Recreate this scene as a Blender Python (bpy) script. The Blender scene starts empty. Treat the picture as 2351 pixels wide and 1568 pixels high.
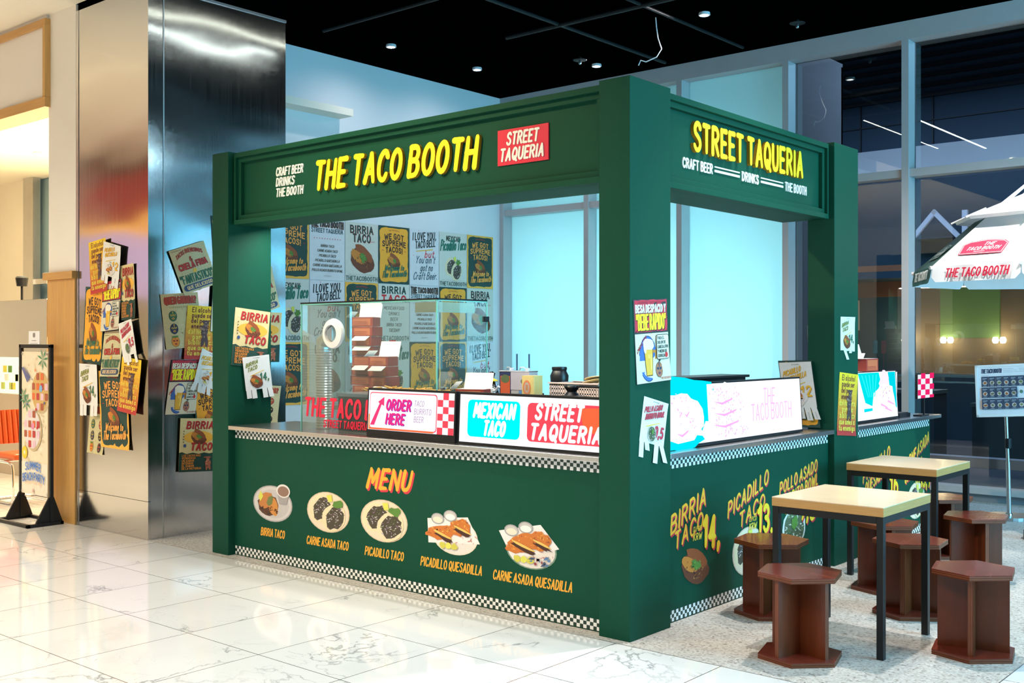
import bpy, math, random
from mathutils import Vector, Matrix
R = random.Random(7)
sc = bpy.context.scene
col = sc.collection

# ------------------------------------------------------------------ camera
cam = bpy.data.cameras.new('camera'); camo = bpy.data.objects.new('camera', cam); col.objects.link(camo)
camo.location = (3.217, -4.719, 1.577)
camo.rotation_euler = (math.pi / 2, 0, math.radians(40.47))
cam.sensor_width = 36.0; cam.lens = 36.0 * 2498 / 2351; cam.shift_y = -2 / 2351
cam.clip_start = 0.05; cam.clip_end = 200
sc.camera = camo
# ------------------------------------------------------------------ exposure
sc.view_settings.view_transform = 'Standard'; sc.view_settings.look = 'None'
sc.view_settings.gamma = 1.0; sc.view_settings.use_curve_mapping = False
sc.view_settings.exposure = 0.35
try:
    sc.cycles.use_denoising = True; sc.cycles.max_bounces = 10; sc.cycles.transparent_max_bounces = 24
    sc.cycles.sample_clamp_indirect = 6.0; sc.cycles.caustics_reflective = False; sc.cycles.caustics_refractive = False
except Exception: pass
# ------------------------------------------------------------------ world
w = bpy.data.worlds.new('night'); sc.world = w; w.use_nodes = True
w.node_tree.nodes['Background'].inputs[0].default_value = (0.10, 0.16, 0.26, 1)
w.node_tree.nodes['Background'].inputs[1].default_value = 0.12
# ------------------------------------------------------------------ lights
def area(name, loc, rot, sx, sy, power, rgb, spread=180):
    l = bpy.data.lights.new(name, 'AREA'); l.shape = 'RECTANGLE'; l.size = sx; l.size_y = sy
    l.energy = power; l.color = rgb; l.spread = math.radians(spread)
    o = bpy.data.objects.new(name, l); o.location = loc; o.rotation_euler = [math.radians(a) for a in rot]; col.objects.link(o); return o
def spot(name, loc, aim, power, rgb, angle=60, blend=.5, r=.04):
    l = bpy.data.lights.new(name, 'SPOT'); l.energy = power; l.color = rgb; l.spot_size = math.radians(angle); l.spot_blend = blend; l.shadow_soft_size = r
    o = bpy.data.objects.new(name, l); o.location = loc
    o.rotation_euler = (Vector(aim) - Vector(loc)).to_track_quat('-Z', 'Y').to_euler(); col.objects.link(o); return o
def point(name, loc, power, rgb, r=.05):
    l = bpy.data.lights.new(name, 'POINT'); l.energy = power; l.color = rgb; l.shadow_soft_size = r
    o = bpy.data.objects.new(name, l); o.location = loc; col.objects.link(o); return o
WARM = (1.0, .80, .52); NEUT = (1.0, .93, .82); COOL = (.55, .86, 1.0); CYAN = (.30, .82, 1.0)
# mall hall in front of the booth: ceiling light panels, warm white
area('hall_light_left', (-6.6, -4.2, 4.79), (0, 0, 0), 5.0, 1.2, 190, (1, .88, .68), 140)
area('hall_light_mid', (-1.6, -4.2, 4.79), (0, 0, 0), 3.5, 1.0, 130, (1.0, .92, .76), 135)
area('hall_light_near', (2.2, -5.0, 4.79), (0, 0, 0), 3.0, 1.2, 120, (1.0, .97, .96), 135)
# cool linear lamps over the seating side of the hall
for i, (x, y, p) in enumerate(((4.0, 3.4, 90), (5.0, .8, 90))):
    area('seating_line_light', (x, y, 4.62), (0, 0, 90), 3.6, .12, p, COOL)
area('booth_line_light', (-2.4, 1.0, 4.70), (0, 0, 90), 3.6, .035, 7, (.90, 1, .95))
area('booth_line_light_rear', (-3.0, 1.2, 4.70), (0, 0, 90), 3.0, .025, 3, (.95, 1, .85))
# tall lit window bank at the right end of the hall, unseen: a bare cool area lamp in its place
area('right_window_light', (8.9, 2.2, 2.6), (0, 90, 0), 3.6, 5.5, 860, (.17, .68, 1.0))
# ceiling spotlights; the fill lamps among them are added
spot('table_spot', (.75, 1.75, 4.78), (.95, .75, 0), 430, (1, .96, .9), 62, .6, .05)
spot('table_spot_rear', (.35, 3.3, 4.78), (.6, 2.6, 0), 260, (1, .97, .92), 60, .6, .05)
spot('booth_spot', (-2.2, -1.6, 4.76), (-2.0, .6, 1.2), 150, (1, .9, .74), 56, .8, .08)
spot('beam_fill_spot', (-2.6, -2.9, 4.76), (-1.9, 0, 2.62), 420, (1, .80, .42), 62, .9, .08)  # added lamp without a known fitting, warms and brightens the front beam
spot('side_beam_fill_spot', (1.9, 1.5, 4.77), (0, 1.45, 2.66), 95, (1, .92, .72), 60, .9, .06)  # added fill on the side letters, no fitting stands here
area('booth_fill_light', (-1.9, .30, 2.415), (12, 0, 0), 3.0, .05, 42, (1, .95, .90))  # added lamp under the beam, brightens the goods inside the booth
spot('corner_spot', (1.1, -1.6, 4.76), (.6, .0, .6), 120, (1, .97, .92), 70, .8, .06)
for i, (x, y, ax_, ay_, p) in enumerate(((-5.55, 3.51, -6.1, 3.6, 24), (-5.51, 4.87, -6.1, 5.0, 24), (-4.33, 5.66, -4.2, 4.2, 80), (-2.33, 4.72, -2.4, 3.2, 110))):
    spot('downlight_beam', (x, y, 4.79), (ax_, ay_, 2.4), p, (1, .90, .90), 150, 1.0, .04)
# lamp in an added, unseen box behind the frosted window film
area('film_light', (-4.35, 7.45, 1.7), (90, 0, 0), 4.0, 2.8, 125, (.52, .90, 1.0))
# warm shop on the left
area('shop_light', (-9.5, 1.9, 4.0), (0, 0, 0), 5.0, 2.2, 340, (1.0, .84, .56))
area('shop_ceiling_fill', (-10.3, 1.7, 2.35), (180, 0, 0), 3.6, .6, 120, (1.0, .78, .42))  # added upward lamp, brightens the shop ceiling
spot('parasol_fill_spot', (2.4, 2.4, 4.78), (.9, 4.3, 2.4), 620, (1, .98, .96), 60, .7, .05)  # added lamp that whitens the parasol canopy
# street outside: unseen bluish area lamp added to light the facade
area('facade_fill_light', (-2.5, 10.2, 5.6), (0, 0, 0), 6, 1.0, 190, (.45, .66, 1.0))

# ------------------------------------------------------------------ materials
M = {}
def _new(name):
    m = bpy.data.materials.new(name); m.use_nodes = True; t = m.node_tree; t.nodes.clear()
    out = t.nodes.new('ShaderNodeOutputMaterial'); return m, t, out
def P(name, c, rough=.5, metal=0., var=.08, scale=14., bump=0., bscale=None, spec=.5, stretch=(1, 1, 1), emis=0., coat=0., rvar=0.):
    m, t, out = _new(name); N = t.nodes; L = t.links
    b = N.new('ShaderNodeBsdfPrincipled'); L.new(b.outputs[0], out.inputs[0])
    tc = N.new('ShaderNodeTexCoord'); mp = N.new('ShaderNodeMapping'); mp.inputs['Scale'].default_value = stretch
    L.new(tc.outputs['Object'], mp.inputs[0])
    nz = N.new('ShaderNodeTexNoise'); nz.inputs['Scale'].default_value = scale; nz.inputs['Detail'].default_value = 5
    L.new(mp.outputs[0], nz.inputs['Vector'])
    mx = N.new('ShaderNodeMix'); mx.data_type = 'RGBA'
    mx.inputs[6].default_value = (*[max(0, v * (1 - var)) for v in c], 1); mx.inputs[7].default_value = (*[min(1, v * (1 + var)) for v in c], 1)
    L.new(nz.outputs['Fac'], mx.inputs[0]); L.new(mx.outputs[2], b.inputs['Base Color'])
    b.inputs['Roughness'].default_value = rough; b.inputs['Metallic'].default_value = metal; b.inputs['Specular IOR Level'].default_value = spec
    if rvar:
        r = N.new('ShaderNodeMapRange'); r.inputs[3].default_value = rough - rvar; r.inputs[4].default_value = rough + rvar
        L.new(nz.outputs['Fac'], r.inputs[0]); L.new(r.outputs[0], b.inputs['Roughness'])
    if coat: b.inputs['Coat Weight'].default_value = coat; b.inputs['Coat Roughness'].default_value = .08
    if emis: L.new(mx.outputs[2], b.inputs['Emission Color']); b.inputs['Emission Strength'].default_value = emis
    if bump:
        n2 = N.new('ShaderNodeTexNoise'); n2.inputs['Scale'].default_value = bscale or scale * 3; n2.inputs['Detail'].default_value = 4
        L.new(mp.outputs[0], n2.inputs['Vector'])
        bp = N.new('ShaderNodeBump'); bp.inputs['Strength'].default_value = bump; bp.inputs['Distance'].default_value = .01
        L.new(n2.outputs['Fac'], bp.inputs['Height']); L.new(bp.outputs[0], b.inputs['Normal'])
    M[name] = m; return m
_ink = {}
def ink(c, g=0.):
    if isinstance(c, str): return M[c]
    k = (tuple(round(v, 3) for v in c), g)
    if k not in _ink:
        n = 'ink_%02d%02d%02d_%d' % (int(c[0] * 99), int(c[1] * 99), int(c[2] * 99), int(g * 10))
        if g:
            m, t, out = _new(n); e = t.nodes.new('ShaderNodeEmission'); nz = t.nodes.new('ShaderNodeTexNoise'); nz.inputs['Scale'].default_value = 3
            mx = t.nodes.new('ShaderNodeMix'); mx.data_type = 'RGBA'; mx.inputs[6].default_value = (*[v * .96 for v in c], 1); mx.inputs[7].default_value = (*c, 1)
            t.links.new(nz.outputs['Fac'], mx.inputs[0]); t.links.new(mx.outputs[2], e.inputs[0]); e.inputs[1].default_value = g
            t.links.new(e.outputs[0], out.inputs[0]); _ink[k] = m
        else: _ink[k] = P(n, c, .62, 0, .07, 22)
    return _ink[k]

P('green_paint', (.0035, .064, .036), .6, 0, .10, 60, .05, 220, spec=.16)
P('white_paint', (.80, .80, .79), .6, 0, .03, 3, .03, 60)
P('wall_plaster', (.76, .77, .79), .75, 0, .05, 1.4, .05, 40)
P('cream_paint', (.84, .78, .66), .65, 0, .03, 3)
P('column_white', (.86, .82, .75), .6, 0, .03, 3)
P('black_ceiling', (.0005, .0006, .0007), .95, 0, .3, 3, spec=.0)
P('black_metal', (.010, .011, .012), .42, .3, .15, 20)
P('black_plastic', (.008, .008, .010), .35, 0, .1, 20)
P('dark_pipe', (.004, .007, .008), .6, .2, .2, 6)
P('chrome', (.80, .80, .80), .10, 1, .03, 5)
P('alu', (.62, .62, .63), .28, 1, .05, 20)
P('mullion', (.55, .52, .52), .5, .15, .05, 6)
P('grey_curb', (.34, .36, .40), .6, 0, .08, 6)
P('counter_steel', (.72, .72, .73), .24, 1, .06, 8, .02, 5, stretch=(8, 1, 1))
P('tin_steel', (.60, .60, .61), .3, 1, .08, 8)
P('oak', (.60, .33, .10), .42, 0, .22, 5, .04, 20, stretch=(6, 6, .5))
P('oak_x', (.56, .30, .09), .42, 0, .22, 5, .04, 20, stretch=(.5, 6, 6))
P('board_white', (.80, .76, .71), .6, 0, .03, 4)
P('table_wood', (.76, .57, .36), .33, 0, .20, 6, .02, 20, stretch=(1.0, 14, 3), coat=.25)
P('table_edge', (.54, .29, .09), .4, 0, .20, 6, .03, 20, stretch=(1.0, 1, 22))
P('mahogany', (.125, .026, .007), .34, 0, .40, 5, .03, 30, stretch=(5, 5, .6), spec=.35, coat=.12, rvar=.06)
P('mahogany_top', (.150, .026, .014), .26, 0, .30, 4, .02, 30, stretch=(.7, 5, 5), spec=.4, coat=.15, rvar=.05)
P('ply_light', (.22, .06, .02), .45, 0, .25, 12, stretch=(1, 1, 1))
P('orange_leather', (.72, .12, .022), .42, 0, .12, 9, .06, 60)
P('red_sign', (.72, .012, .055), .55, 0, .04, 10)
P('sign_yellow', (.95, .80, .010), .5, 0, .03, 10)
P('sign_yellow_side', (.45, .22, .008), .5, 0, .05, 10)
P('sign_white', (.90, .90, .88), .5, 0, .03, 10)
P('carton_red', (.26, .030, .022), .6, 0, .15, 10)
P('carton_orange', (.46, .13, .05), .6, 0, .1, 10)
P('carton_white', (.82, .78, .72), .6, 0, .05, 10)
P('paper_white', (.84, .83, .80), .7, 0, .04, 6)
P('paper_cream', (.80, .72, .46), .7, 0, .12, 5)
P('paper_wall', (.76, .74, .66), .7, 0, .10, 4)
P('canopy_white', (.86, .87, .88), .7, 0, .03, 5, .03, 40)
P('canopy_green', (.010, .060, .036), .6, 0, .1, 8)
P('foil', (.72, .72, .70), .14, 1, .1, 20, .9, 26)
P('frame_white', (.80, .80, .82), .4, 0, .03, 8)
P('basket_pink', (.72, .60, .55), .5, 0, .05, 8)
P('tortilla', (.72, .56, .30), .7, 0, .2, 14, .1, 30)
P('fry', (.80, .36, .03), .55, 0, .2, 30)
P('duct', (.62, .68, .70), .32, .6, .1, 20)
P('stone_beige', (.52, .43, .32), .6, 0, .06, 3)
P('asphalt', (.05, .06, .08), .8, 0, .2, 5)
P('facade_dark', (.016, .045, .075), .6, 0, .3, .9)
P('facade_teal', (.060, .120, .140), .6, 0, .2, .7)
P('facade_pale', (.60, .60, .60), .6, 0, .1, .7)
P('facade_brick', (.40, .14, .06), .7, 0, .2, 3)
P('facade_warm', (.26, .19, .10), .7, 0, .35, 1.2, emis=.05)  # wall glows faintly by itself, light put into its colour
P('facade_lit_green', (.13, .22, .06), .7, 0, .25, 1, emis=.22)
P('sign_steel', (.42, .48, .58), .5, 0, .1, 4, emis=.25)
P('storefront_red', (.38, .03, .03), .6, 0, .1, 2, emis=.25)
P('storefront_yellow', (.85, .42, .05), .6, 0, .1, 2, emis=.7)
P('storefront_violet', (.55, .42, .70), .6, 0, .1, 2, emis=.5)
P('storefront_brown', (.14, .065, .045), .6, 0, .15, 2)

def m_emit(name, c, s):
    m, t, out = _new(name); e = t.nodes.new('ShaderNodeEmission'); e.inputs[0].default_value = (*c, 1); e.inputs[1].default_value = s
    t.links.new(e.outputs[0], out.inputs[0]); M[name] = m
m_emit('lamp_white', (1, .97, .92), 14); m_emit('lamp_warm', (1, .80, .50), 9); m_emit('lamp_line', (.95, 1, .95), 10)
m_emit('case_glow', (.86, 1, .62), 1.1)

def m_glass(name, tint, refl=.07, haze=0., edge=None):
    m, t, out = _new(name); N = t.nodes; L = t.links
    tr = N.new('ShaderNodeBsdfTransparent'); tr.inputs[0].default_value = (*tint, 1)
    gl = N.new('ShaderNodeBsdfGlossy'); gl.inputs['Roughness'].default_value = .01; gl.inputs[0].default_value = (.95, 1, 1, 1)
    fr = N.new('ShaderNodeFresnel'); fr.inputs[0].default_value = 1.5
    ma = N.new('ShaderNodeMath'); ma.operation = 'MULTIPLY_ADD'; ma.inputs[1].default_value = 1.3; ma.inputs[2].default_value = refl - .05; ma.use_clamp = True
    L.new(fr.outputs[0], ma.inputs[0])
    ms = N.new('ShaderNodeMixShader'); L.new(ma.outputs[0], ms.inputs[0]); L.new(tr.outputs[0], ms.inputs[1]); L.new(gl.outputs[0], ms.inputs[2])
    last = ms
    if haze:
        df = N.new('ShaderNodeBsdfDiffuse'); df.inputs[0].default_value = (.75, .85, .80, 1)
        nz = N.new('ShaderNodeTexNoise'); nz.inputs['Scale'].default_value = 2.5
        mr = N.new('ShaderNodeMapRange'); mr.inputs[3].default_value = haze * .5; mr.inputs[4].default_value = haze * 1.5; L.new(nz.outputs['Fac'], mr.inputs[0])
        m2 = N.new('ShaderNodeMixShader'); L.new(mr.outputs[0], m2.inputs[0]); L.new(ms.outputs[0], m2.inputs[1]); L.new(df.outputs[0], m2.inputs[2]); last = m2
    L.new(last.outputs[0], out.inputs[0]); M[name] = m
m_glass('case_glass', (.88, .95, .90), .10, .055)
m_glass('window_glass', (.80, .90, .95), .12)
m_glass('clear_glass', (.93, .97, .97), .09)
P('glass_edge', (.16, .48, .42), .15, 0, .1, 10, emis=.06)

def m_film():
    m, t, out = _new('window_film'); N = t.nodes; L = t.links
    a = N.new('ShaderNodeBsdfTranslucent'); b = N.new('ShaderNodeBsdfDiffuse'); nz = N.new('ShaderNodeTexNoise'); nz.inputs['Scale'].default_value = .8
    mx = N.new('ShaderNodeMix'); mx.data_type = 'RGBA'; mx.inputs[6].default_value = (.70, .88, .90, 1); mx.inputs[7].default_value = (.78, .94, .95, 1)
    L.new(nz.outputs['Fac'], mx.inputs[0]); L.new(mx.outputs[2], a.inputs[0]); b.inputs[0].default_value = (.62, .80, .85, 1)
    ms = N.new('ShaderNodeMixShader'); ms.inputs[0].default_value = .35; L.new(a.outputs[0], ms.inputs[1]); L.new(b.outputs[0], ms.inputs[2])
    L.new(ms.outputs[0], out.inputs[0]); M['window_film'] = m
m_film()

def m_marble():
    m, t, out = _new('marble_tile'); N = t.nodes; L = t.links
    def math_(op, a=None, b=None, c=None):
        n = N.new('ShaderNodeMath'); n.operation = op
        for i, v in enumerate((a, b, c)):
            if v is None: continue
            if isinstance(v, (int, float)): n.inputs[i].default_value = v
            else: L.new(v, n.inputs[i])
        return n.outputs[0]
    g = N.new('ShaderNodeNewGeometry'); s = N.new('ShaderNodeSeparateXYZ'); L.new(g.outputs['Position'], s.inputs[0])
    tx = math_('DIVIDE', math_('ADD', s.outputs[0], .055), .622); ty = math_('DIVIDE', math_('ADD', s.outputs[1], .055), .667)
    fx, fy = math_('FLOOR', tx), math_('FLOOR', ty)
    def edge(v, f, size):
        fr = math_('SUBTRACT', v, f); d = math_('MINIMUM', fr, math_('SUBTRACT', 1.0, fr)); return math_('MULTIPLY', d, size)
    dmin = math_('MINIMUM', edge(tx, fx, .622), edge(ty, fy, .667))
    joint = math_('LESS_THAN', dmin, .0024)
    cb = N.new('ShaderNodeCombineXYZ'); L.new(fx, cb.inputs[0]); L.new(fy, cb.inputs[1])
    wn = N.new('ShaderNodeTexWhiteNoise'); L.new(cb.outputs[0], wn.inputs['Vector'])
    sc_ = N.new('ShaderNodeVectorMath'); sc_.operation = 'SCALE'; sc_.inputs['Scale'].default_value = 9; L.new(wn.outputs['Color'], sc_.inputs[0])
    ad = N.new('ShaderNodeVectorMath'); L.new(g.outputs['Position'], ad.inputs[0]); L.new(sc_.outputs[0], ad.inputs[1])
    def vein(scale, width, dist):
        n = N.new('ShaderNodeTexNoise'); n.inputs['Scale'].default_value = scale; n.inputs['Detail'].default_value = 7; n.inputs['Roughness'].default_value = .55; n.inputs['Distortion'].default_value = dist
        L.new(ad.outputs[0], n.inputs['Vector'])
        d = math_('ABSOLUTE', math_('SUBTRACT', n.outputs['Fac'], .5))
        mr = N.new('ShaderNodeMapRange'); mr.inputs[1].default_value = 0; mr.inputs[2].default_value = width; mr.inputs[3].default_value = 1; mr.inputs[4].default_value = 0
        L.new(d, mr.inputs[0]); return mr.outputs[0]
    n3 = N.new('ShaderNodeTexNoise'); n3.inputs['Scale'].default_value = 1.7; n3.inputs['Detail'].default_value = 2; L.new(ad.outputs[0], n3.inputs['Vector'])
    gate = N.new('ShaderNodeMapRange'); gate.inputs[1].default_value = .46; gate.inputs[2].default_value = .64; L.new(n3.outputs['Fac'], gate.inputs[0])
    v = math_('MULTIPLY', math_('MAXIMUM', math_('MULTIPLY', vein(1.1, .008, .5), 1.0), math_('MULTIPLY', vein(2.2, .004, .7), .5)), gate.outputs[0])
    cl = math_('MULTIPLY', math_('MULTIPLY', vein(.9, .05, .4), gate.outputs[0]), .16)
    vv = math_('MINIMUM', math_('ADD', v, cl), 1.0)
    mx = N.new('ShaderNodeMix'); mx.data_type = 'RGBA'; mx.inputs[6].default_value = (.80, .79, .77, 1); mx.inputs[7].default_value = (.27, .28, .29, 1)
    L.new(math_('MULTIPLY', vv, .85), mx.inputs[0])
    m2 = N.new('ShaderNodeMix'); m2.data_type = 'RGBA'; m2.inputs[7].default_value = (.10, .09, .08, 1); L.new(joint, m2.inputs[0]); L.new(mx.outputs[2], m2.inputs[6])
    b = N.new('ShaderNodeBsdfPrincipled'); L.new(m2.outputs[2], b.inputs['Base Color']); b.inputs['Roughness'].default_value = .07; b.inputs['Specular IOR Level'].default_value = .62
    L.new(b.outputs[0], out.inputs[0]); M['marble_tile'] = m
m_marble()
def m_aggregate():
    m, t, out = _new('aggregate'); N = t.nodes; L = t.links
    tc = N.new('ShaderNodeTexCoord'); b = N.new('ShaderNodeBsdfPrincipled'); L.new(b.outputs[0], out.inputs[0])
    v = N.new('ShaderNodeTexVoronoi'); v.inputs['Scale'].default_value = 90; L.new(tc.outputs['Object'], v.inputs['Vector'])
    r = N.new('ShaderNodeValToRGB'); e = r.color_ramp.elements; r.color_ramp.interpolation = 'CONSTANT'
    e[0].position = 0; e[0].color = (.62, .58, .53, 1); e[1].position = .45; e[1].color = (.50, .46, .42, 1)
    for p, c in ((.62, (.70, .67, .62)), (.82, (.34, .29, .25)), (.93, (.14, .12, .11))): x = e.new(p); x.color = (*c, 1)
    L.new(v.outputs['Color'], r.inputs[0])
    n = N.new('ShaderNodeTexNoise'); n.inputs['Scale'].default_value = 1.5; n.inputs['Detail'].default_value = 4; L.new(tc.outputs['Object'], n.inputs['Vector'])
    mx = N.new('ShaderNodeMix'); mx.data_type = 'RGBA'; mx.blend_type = 'MULTIPLY'; mx.inputs[0].default_value = .35; L.new(r.outputs[0], mx.inputs[6]); L.new(n.outputs['Fac'], mx.inputs[7])
    L.new(mx.outputs[2], b.inputs['Base Color']); b.inputs['Roughness'].default_value = .55
    bp = N.new('ShaderNodeBump'); bp.inputs['Strength'].default_value = .25; bp.inputs['Distance'].default_value = .004; L.new(v.outputs['Distance'], bp.inputs['Height']); L.new(bp.outputs[0], b.inputs['Normal'])
    M['aggregate'] = m
m_aggregate()
def m_steel():
    m, t, out = _new('brushed_steel'); N = t.nodes; L = t.links
    tc = N.new('ShaderNodeTexCoord'); b = N.new('ShaderNodeBsdfPrincipled'); L.new(b.outputs[0], out.inputs[0])
    b.inputs['Metallic'].default_value = 1; b.inputs['Base Color'].default_value = (.66, .66, .66, 1)
    mp = N.new('ShaderNodeMapping'); mp.inputs['Scale'].default_value = (160, 160, 1.2); L.new(tc.outputs['Object'], mp.inputs[0])
    n = N.new('ShaderNodeTexNoise'); n.inputs['Scale'].default_value = 1; n.inputs['Detail'].default_value = 6; L.new(mp.outputs[0], n.inputs['Vector'])
    mr = N.new('ShaderNodeMapRange'); mr.inputs[3].default_value = .07; mr.inputs[4].default_value = .17; L.new(n.outputs['Fac'], mr.inputs[0]); L.new(mr.outputs[0], b.inputs['Roughness'])
    mw = N.new('ShaderNodeMapping'); mw.inputs['Scale'].default_value = (.9, .9, 1.9); L.new(tc.outputs['Object'], mw.inputs[0])
    w_ = N.new('ShaderNodeTexNoise'); w_.inputs['Scale'].default_value = 1.0; w_.inputs['Detail'].default_value = 1; L.new(mw.outputs[0], w_.inputs['Vector'])
    bp = N.new('ShaderNodeBump'); bp.inputs['Strength'].default_value = .20; bp.inputs['Distance'].default_value = .05; L.new(w_.outputs['Fac'], bp.inputs['Height'])
    b2 = N.new('ShaderNodeBump'); b2.inputs['Strength'].default_value = .04; b2.inputs['Distance'].default_value = .003; L.new(n.outputs['Fac'], b2.inputs['Height']); L.new(bp.outputs[0], b2.inputs['Normal']); L.new(b2.outputs[0], b.inputs['Normal'])
    M['brushed_steel'] = m
m_steel()

# ------------------------------------------------------------------ mesh builder
def wloc(o):
    v = Vector((0, 0, 0))
    while o is not None: v += o.location; o = o.parent
    return v
class MB:
    def __init__(s): s.v = []; s.f = []; s.m = []; s.mats = []
    def mi(s, mat):
        if isinstance(mat, str): mat = M[mat]
        if mat not in s.mats: s.mats.append(mat)
        return s.mats.index(mat)
    def face(s, pts, mat):
        n = len(s.v); s.v += [tuple(p) for p in pts]; s.f.append(tuple(range(n, n + len(pts)))); s.m.append(s.mi(mat)); return s
    def mesh(s, vs, fs, mat):
        n = len(s.v); s.v += [tuple(p) for p in vs]; k = s.mi(mat)
        for f in fs: s.f.append(tuple(n + i for i in f)); s.m.append(k)
        return s
    def box(s, x0, x1, y0, y1, z0, z1, mat):
        vs = [(x, y, z) for z in (z0, z1) for y in (y0, y1) for x in (x0, x1)]
        return s.mesh(vs, [(0, 2, 3, 1), (4, 5, 7, 6), (0, 1, 5, 4), (2, 6, 7, 3), (0, 4, 6, 2), (1, 3, 7, 5)], mat)
    def obox(s, c, ax, ay, az, mat):          # oriented box: centre and three half-axis vectors
        c = Vector(c); ax, ay, az = Vector(ax), Vector(ay), Vector(az)
        vs = [c + ax * x + ay * y + az * z for z in (-1, 1) for y in (-1, 1) for x in (-1, 1)]
        return s.mesh(vs, [(0, 2, 3, 1), (4, 5, 7, 6), (0, 1, 5, 4), (2, 6, 7, 3), (0, 4, 6, 2), (1, 3, 7, 5)], mat)
    def prism(s, poly, z0, z1, mat, side=None):
        n = len(poly); vs = [(x, y, z0) for x, y in poly] + [(x, y, z1) for x, y in poly]
        s.mesh(vs, [tuple(reversed(range(n))), tuple(range(n, 2 * n))], mat)
        return s.mesh(vs, [(i, (i + 1) % n, n + (i + 1) % n, n + i) for i in range(n)], side or mat)
    def lathe(s, prof, c, mat, seg=24, axis='z'):
        vs = []; fs = []; n = len(prof)
        for i in range(seg):
            a = 2 * math.pi * i / seg
            for r, h in prof:
                p = (r * math.cos(a), r * math.sin(a), h)
                if axis == 'y': p = (p[0], p[2], p[1])
                if axis == 'x': p = (p[2], p[0], p[1])
                vs.append((c[0] + p[0], c[1] + p[1], c[2] + p[2]))
        for i in range(seg):
            j = (i + 1) % seg
            for k in range(n - 1): fs.append((i * n + k, j * n + k, j * n + k + 1, i * n + k + 1))
        return s.mesh(vs, fs, mat)
    def tube(s, pts, r, mat, seg=10, caps=True):
        pts = [Vector(p) for p in pts]; rs = r if isinstance(r, (list, tuple)) else [r] * len(pts)
        vs = []; fs = []; up = Vector((0, 0, 1)); prev = None
        for i, p in enumerate(pts):
            t = (pts[min(i + 1, len(pts) - 1)] - pts[max(i - 1, 0)]).normalized()
            a = (prev - t * prev.dot(t)) if prev is not None else (up.cross(t) if abs(t.z) < .95 else Vector((1, 0, 0)).cross(t))
            a.normalize(); prev = a; b = t.cross(a)
            for k in range(seg):
                q = 2 * math.pi * k / seg; vs.append(p + (a * math.cos(q) + b * math.sin(q)) * rs[i])
        for i in range(len(pts) - 1):
            for k in range(seg): fs.append((i * seg + k, i * seg + (k + 1) % seg, (i + 1) * seg + (k + 1) % seg, (i + 1) * seg + k))
        if caps: fs += [tuple(reversed(range(seg))), tuple(range((len(pts) - 1) * seg, len(pts) * seg))]
        return s.mesh(vs, fs, mat)
    def build(s, name, parent=None, org=None, smooth=False, bevel=0., kind=None):
        me = bpy.data.meshes.new(name)
        off = wloc(parent) if parent is not None else Vector(org or (0, 0, 0))
        me.from_pydata([(x - off.x, y - off.y, z - off.z) for x, y, z in s.v], [], s.f)
        for m in s.mats: me.materials.append(m)
        me.polygons.foreach_set('material_index', s.m); me.update()
        o = bpy.data.objects.new(name, me); col.objects.link(o)
        if parent is not None: o.parent = parent
        else: o.location = off
        if smooth:
            me.polygons.foreach_set('use_smooth', [True] * len(me.polygons))
            try: me.set_sharp_from_angle(angle=math.radians(35))
            except Exception: pass
        if bevel:
            bv = o.modifiers.new('bevel', 'BEVEL'); bv.width = bevel; bv.segments = 2; bv.limit_method = 'ANGLE'; bv.angle_limit = math.radians(50)
        if kind: o['kind'] = kind
        return o
def tag(o, label, cat, group=None):
    o['label'] = label; o['category'] = cat
    if group: o['group'] = group
    return o
def thing(name, label, cat, loc=(0, 0, 0), rot=0, group=None):
    o = bpy.data.objects.new(name, None); o.empty_display_size = .1; col.objects.link(o)
    o.location = loc; o.rotation_euler = (0, 0, rot); return tag(o, label, cat, group)
def dup(root, loc, rot, label, group=None):
    r = root.copy(); col.objects.link(r); r.location = loc; r.rotation_euler = (0, 0, rot); r['label'] = label
    if group: r['group'] = group
    def kids(a, b):
        for ch in [o for o in bpy.data.objects if o.parent == a]:
            c = ch.copy(); col.objects.link(c); c.parent = b; kids(ch, c)
    kids(root, r); return r
def struct(name, mb, **k): return mb.build(name, kind='structure', **k)

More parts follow.
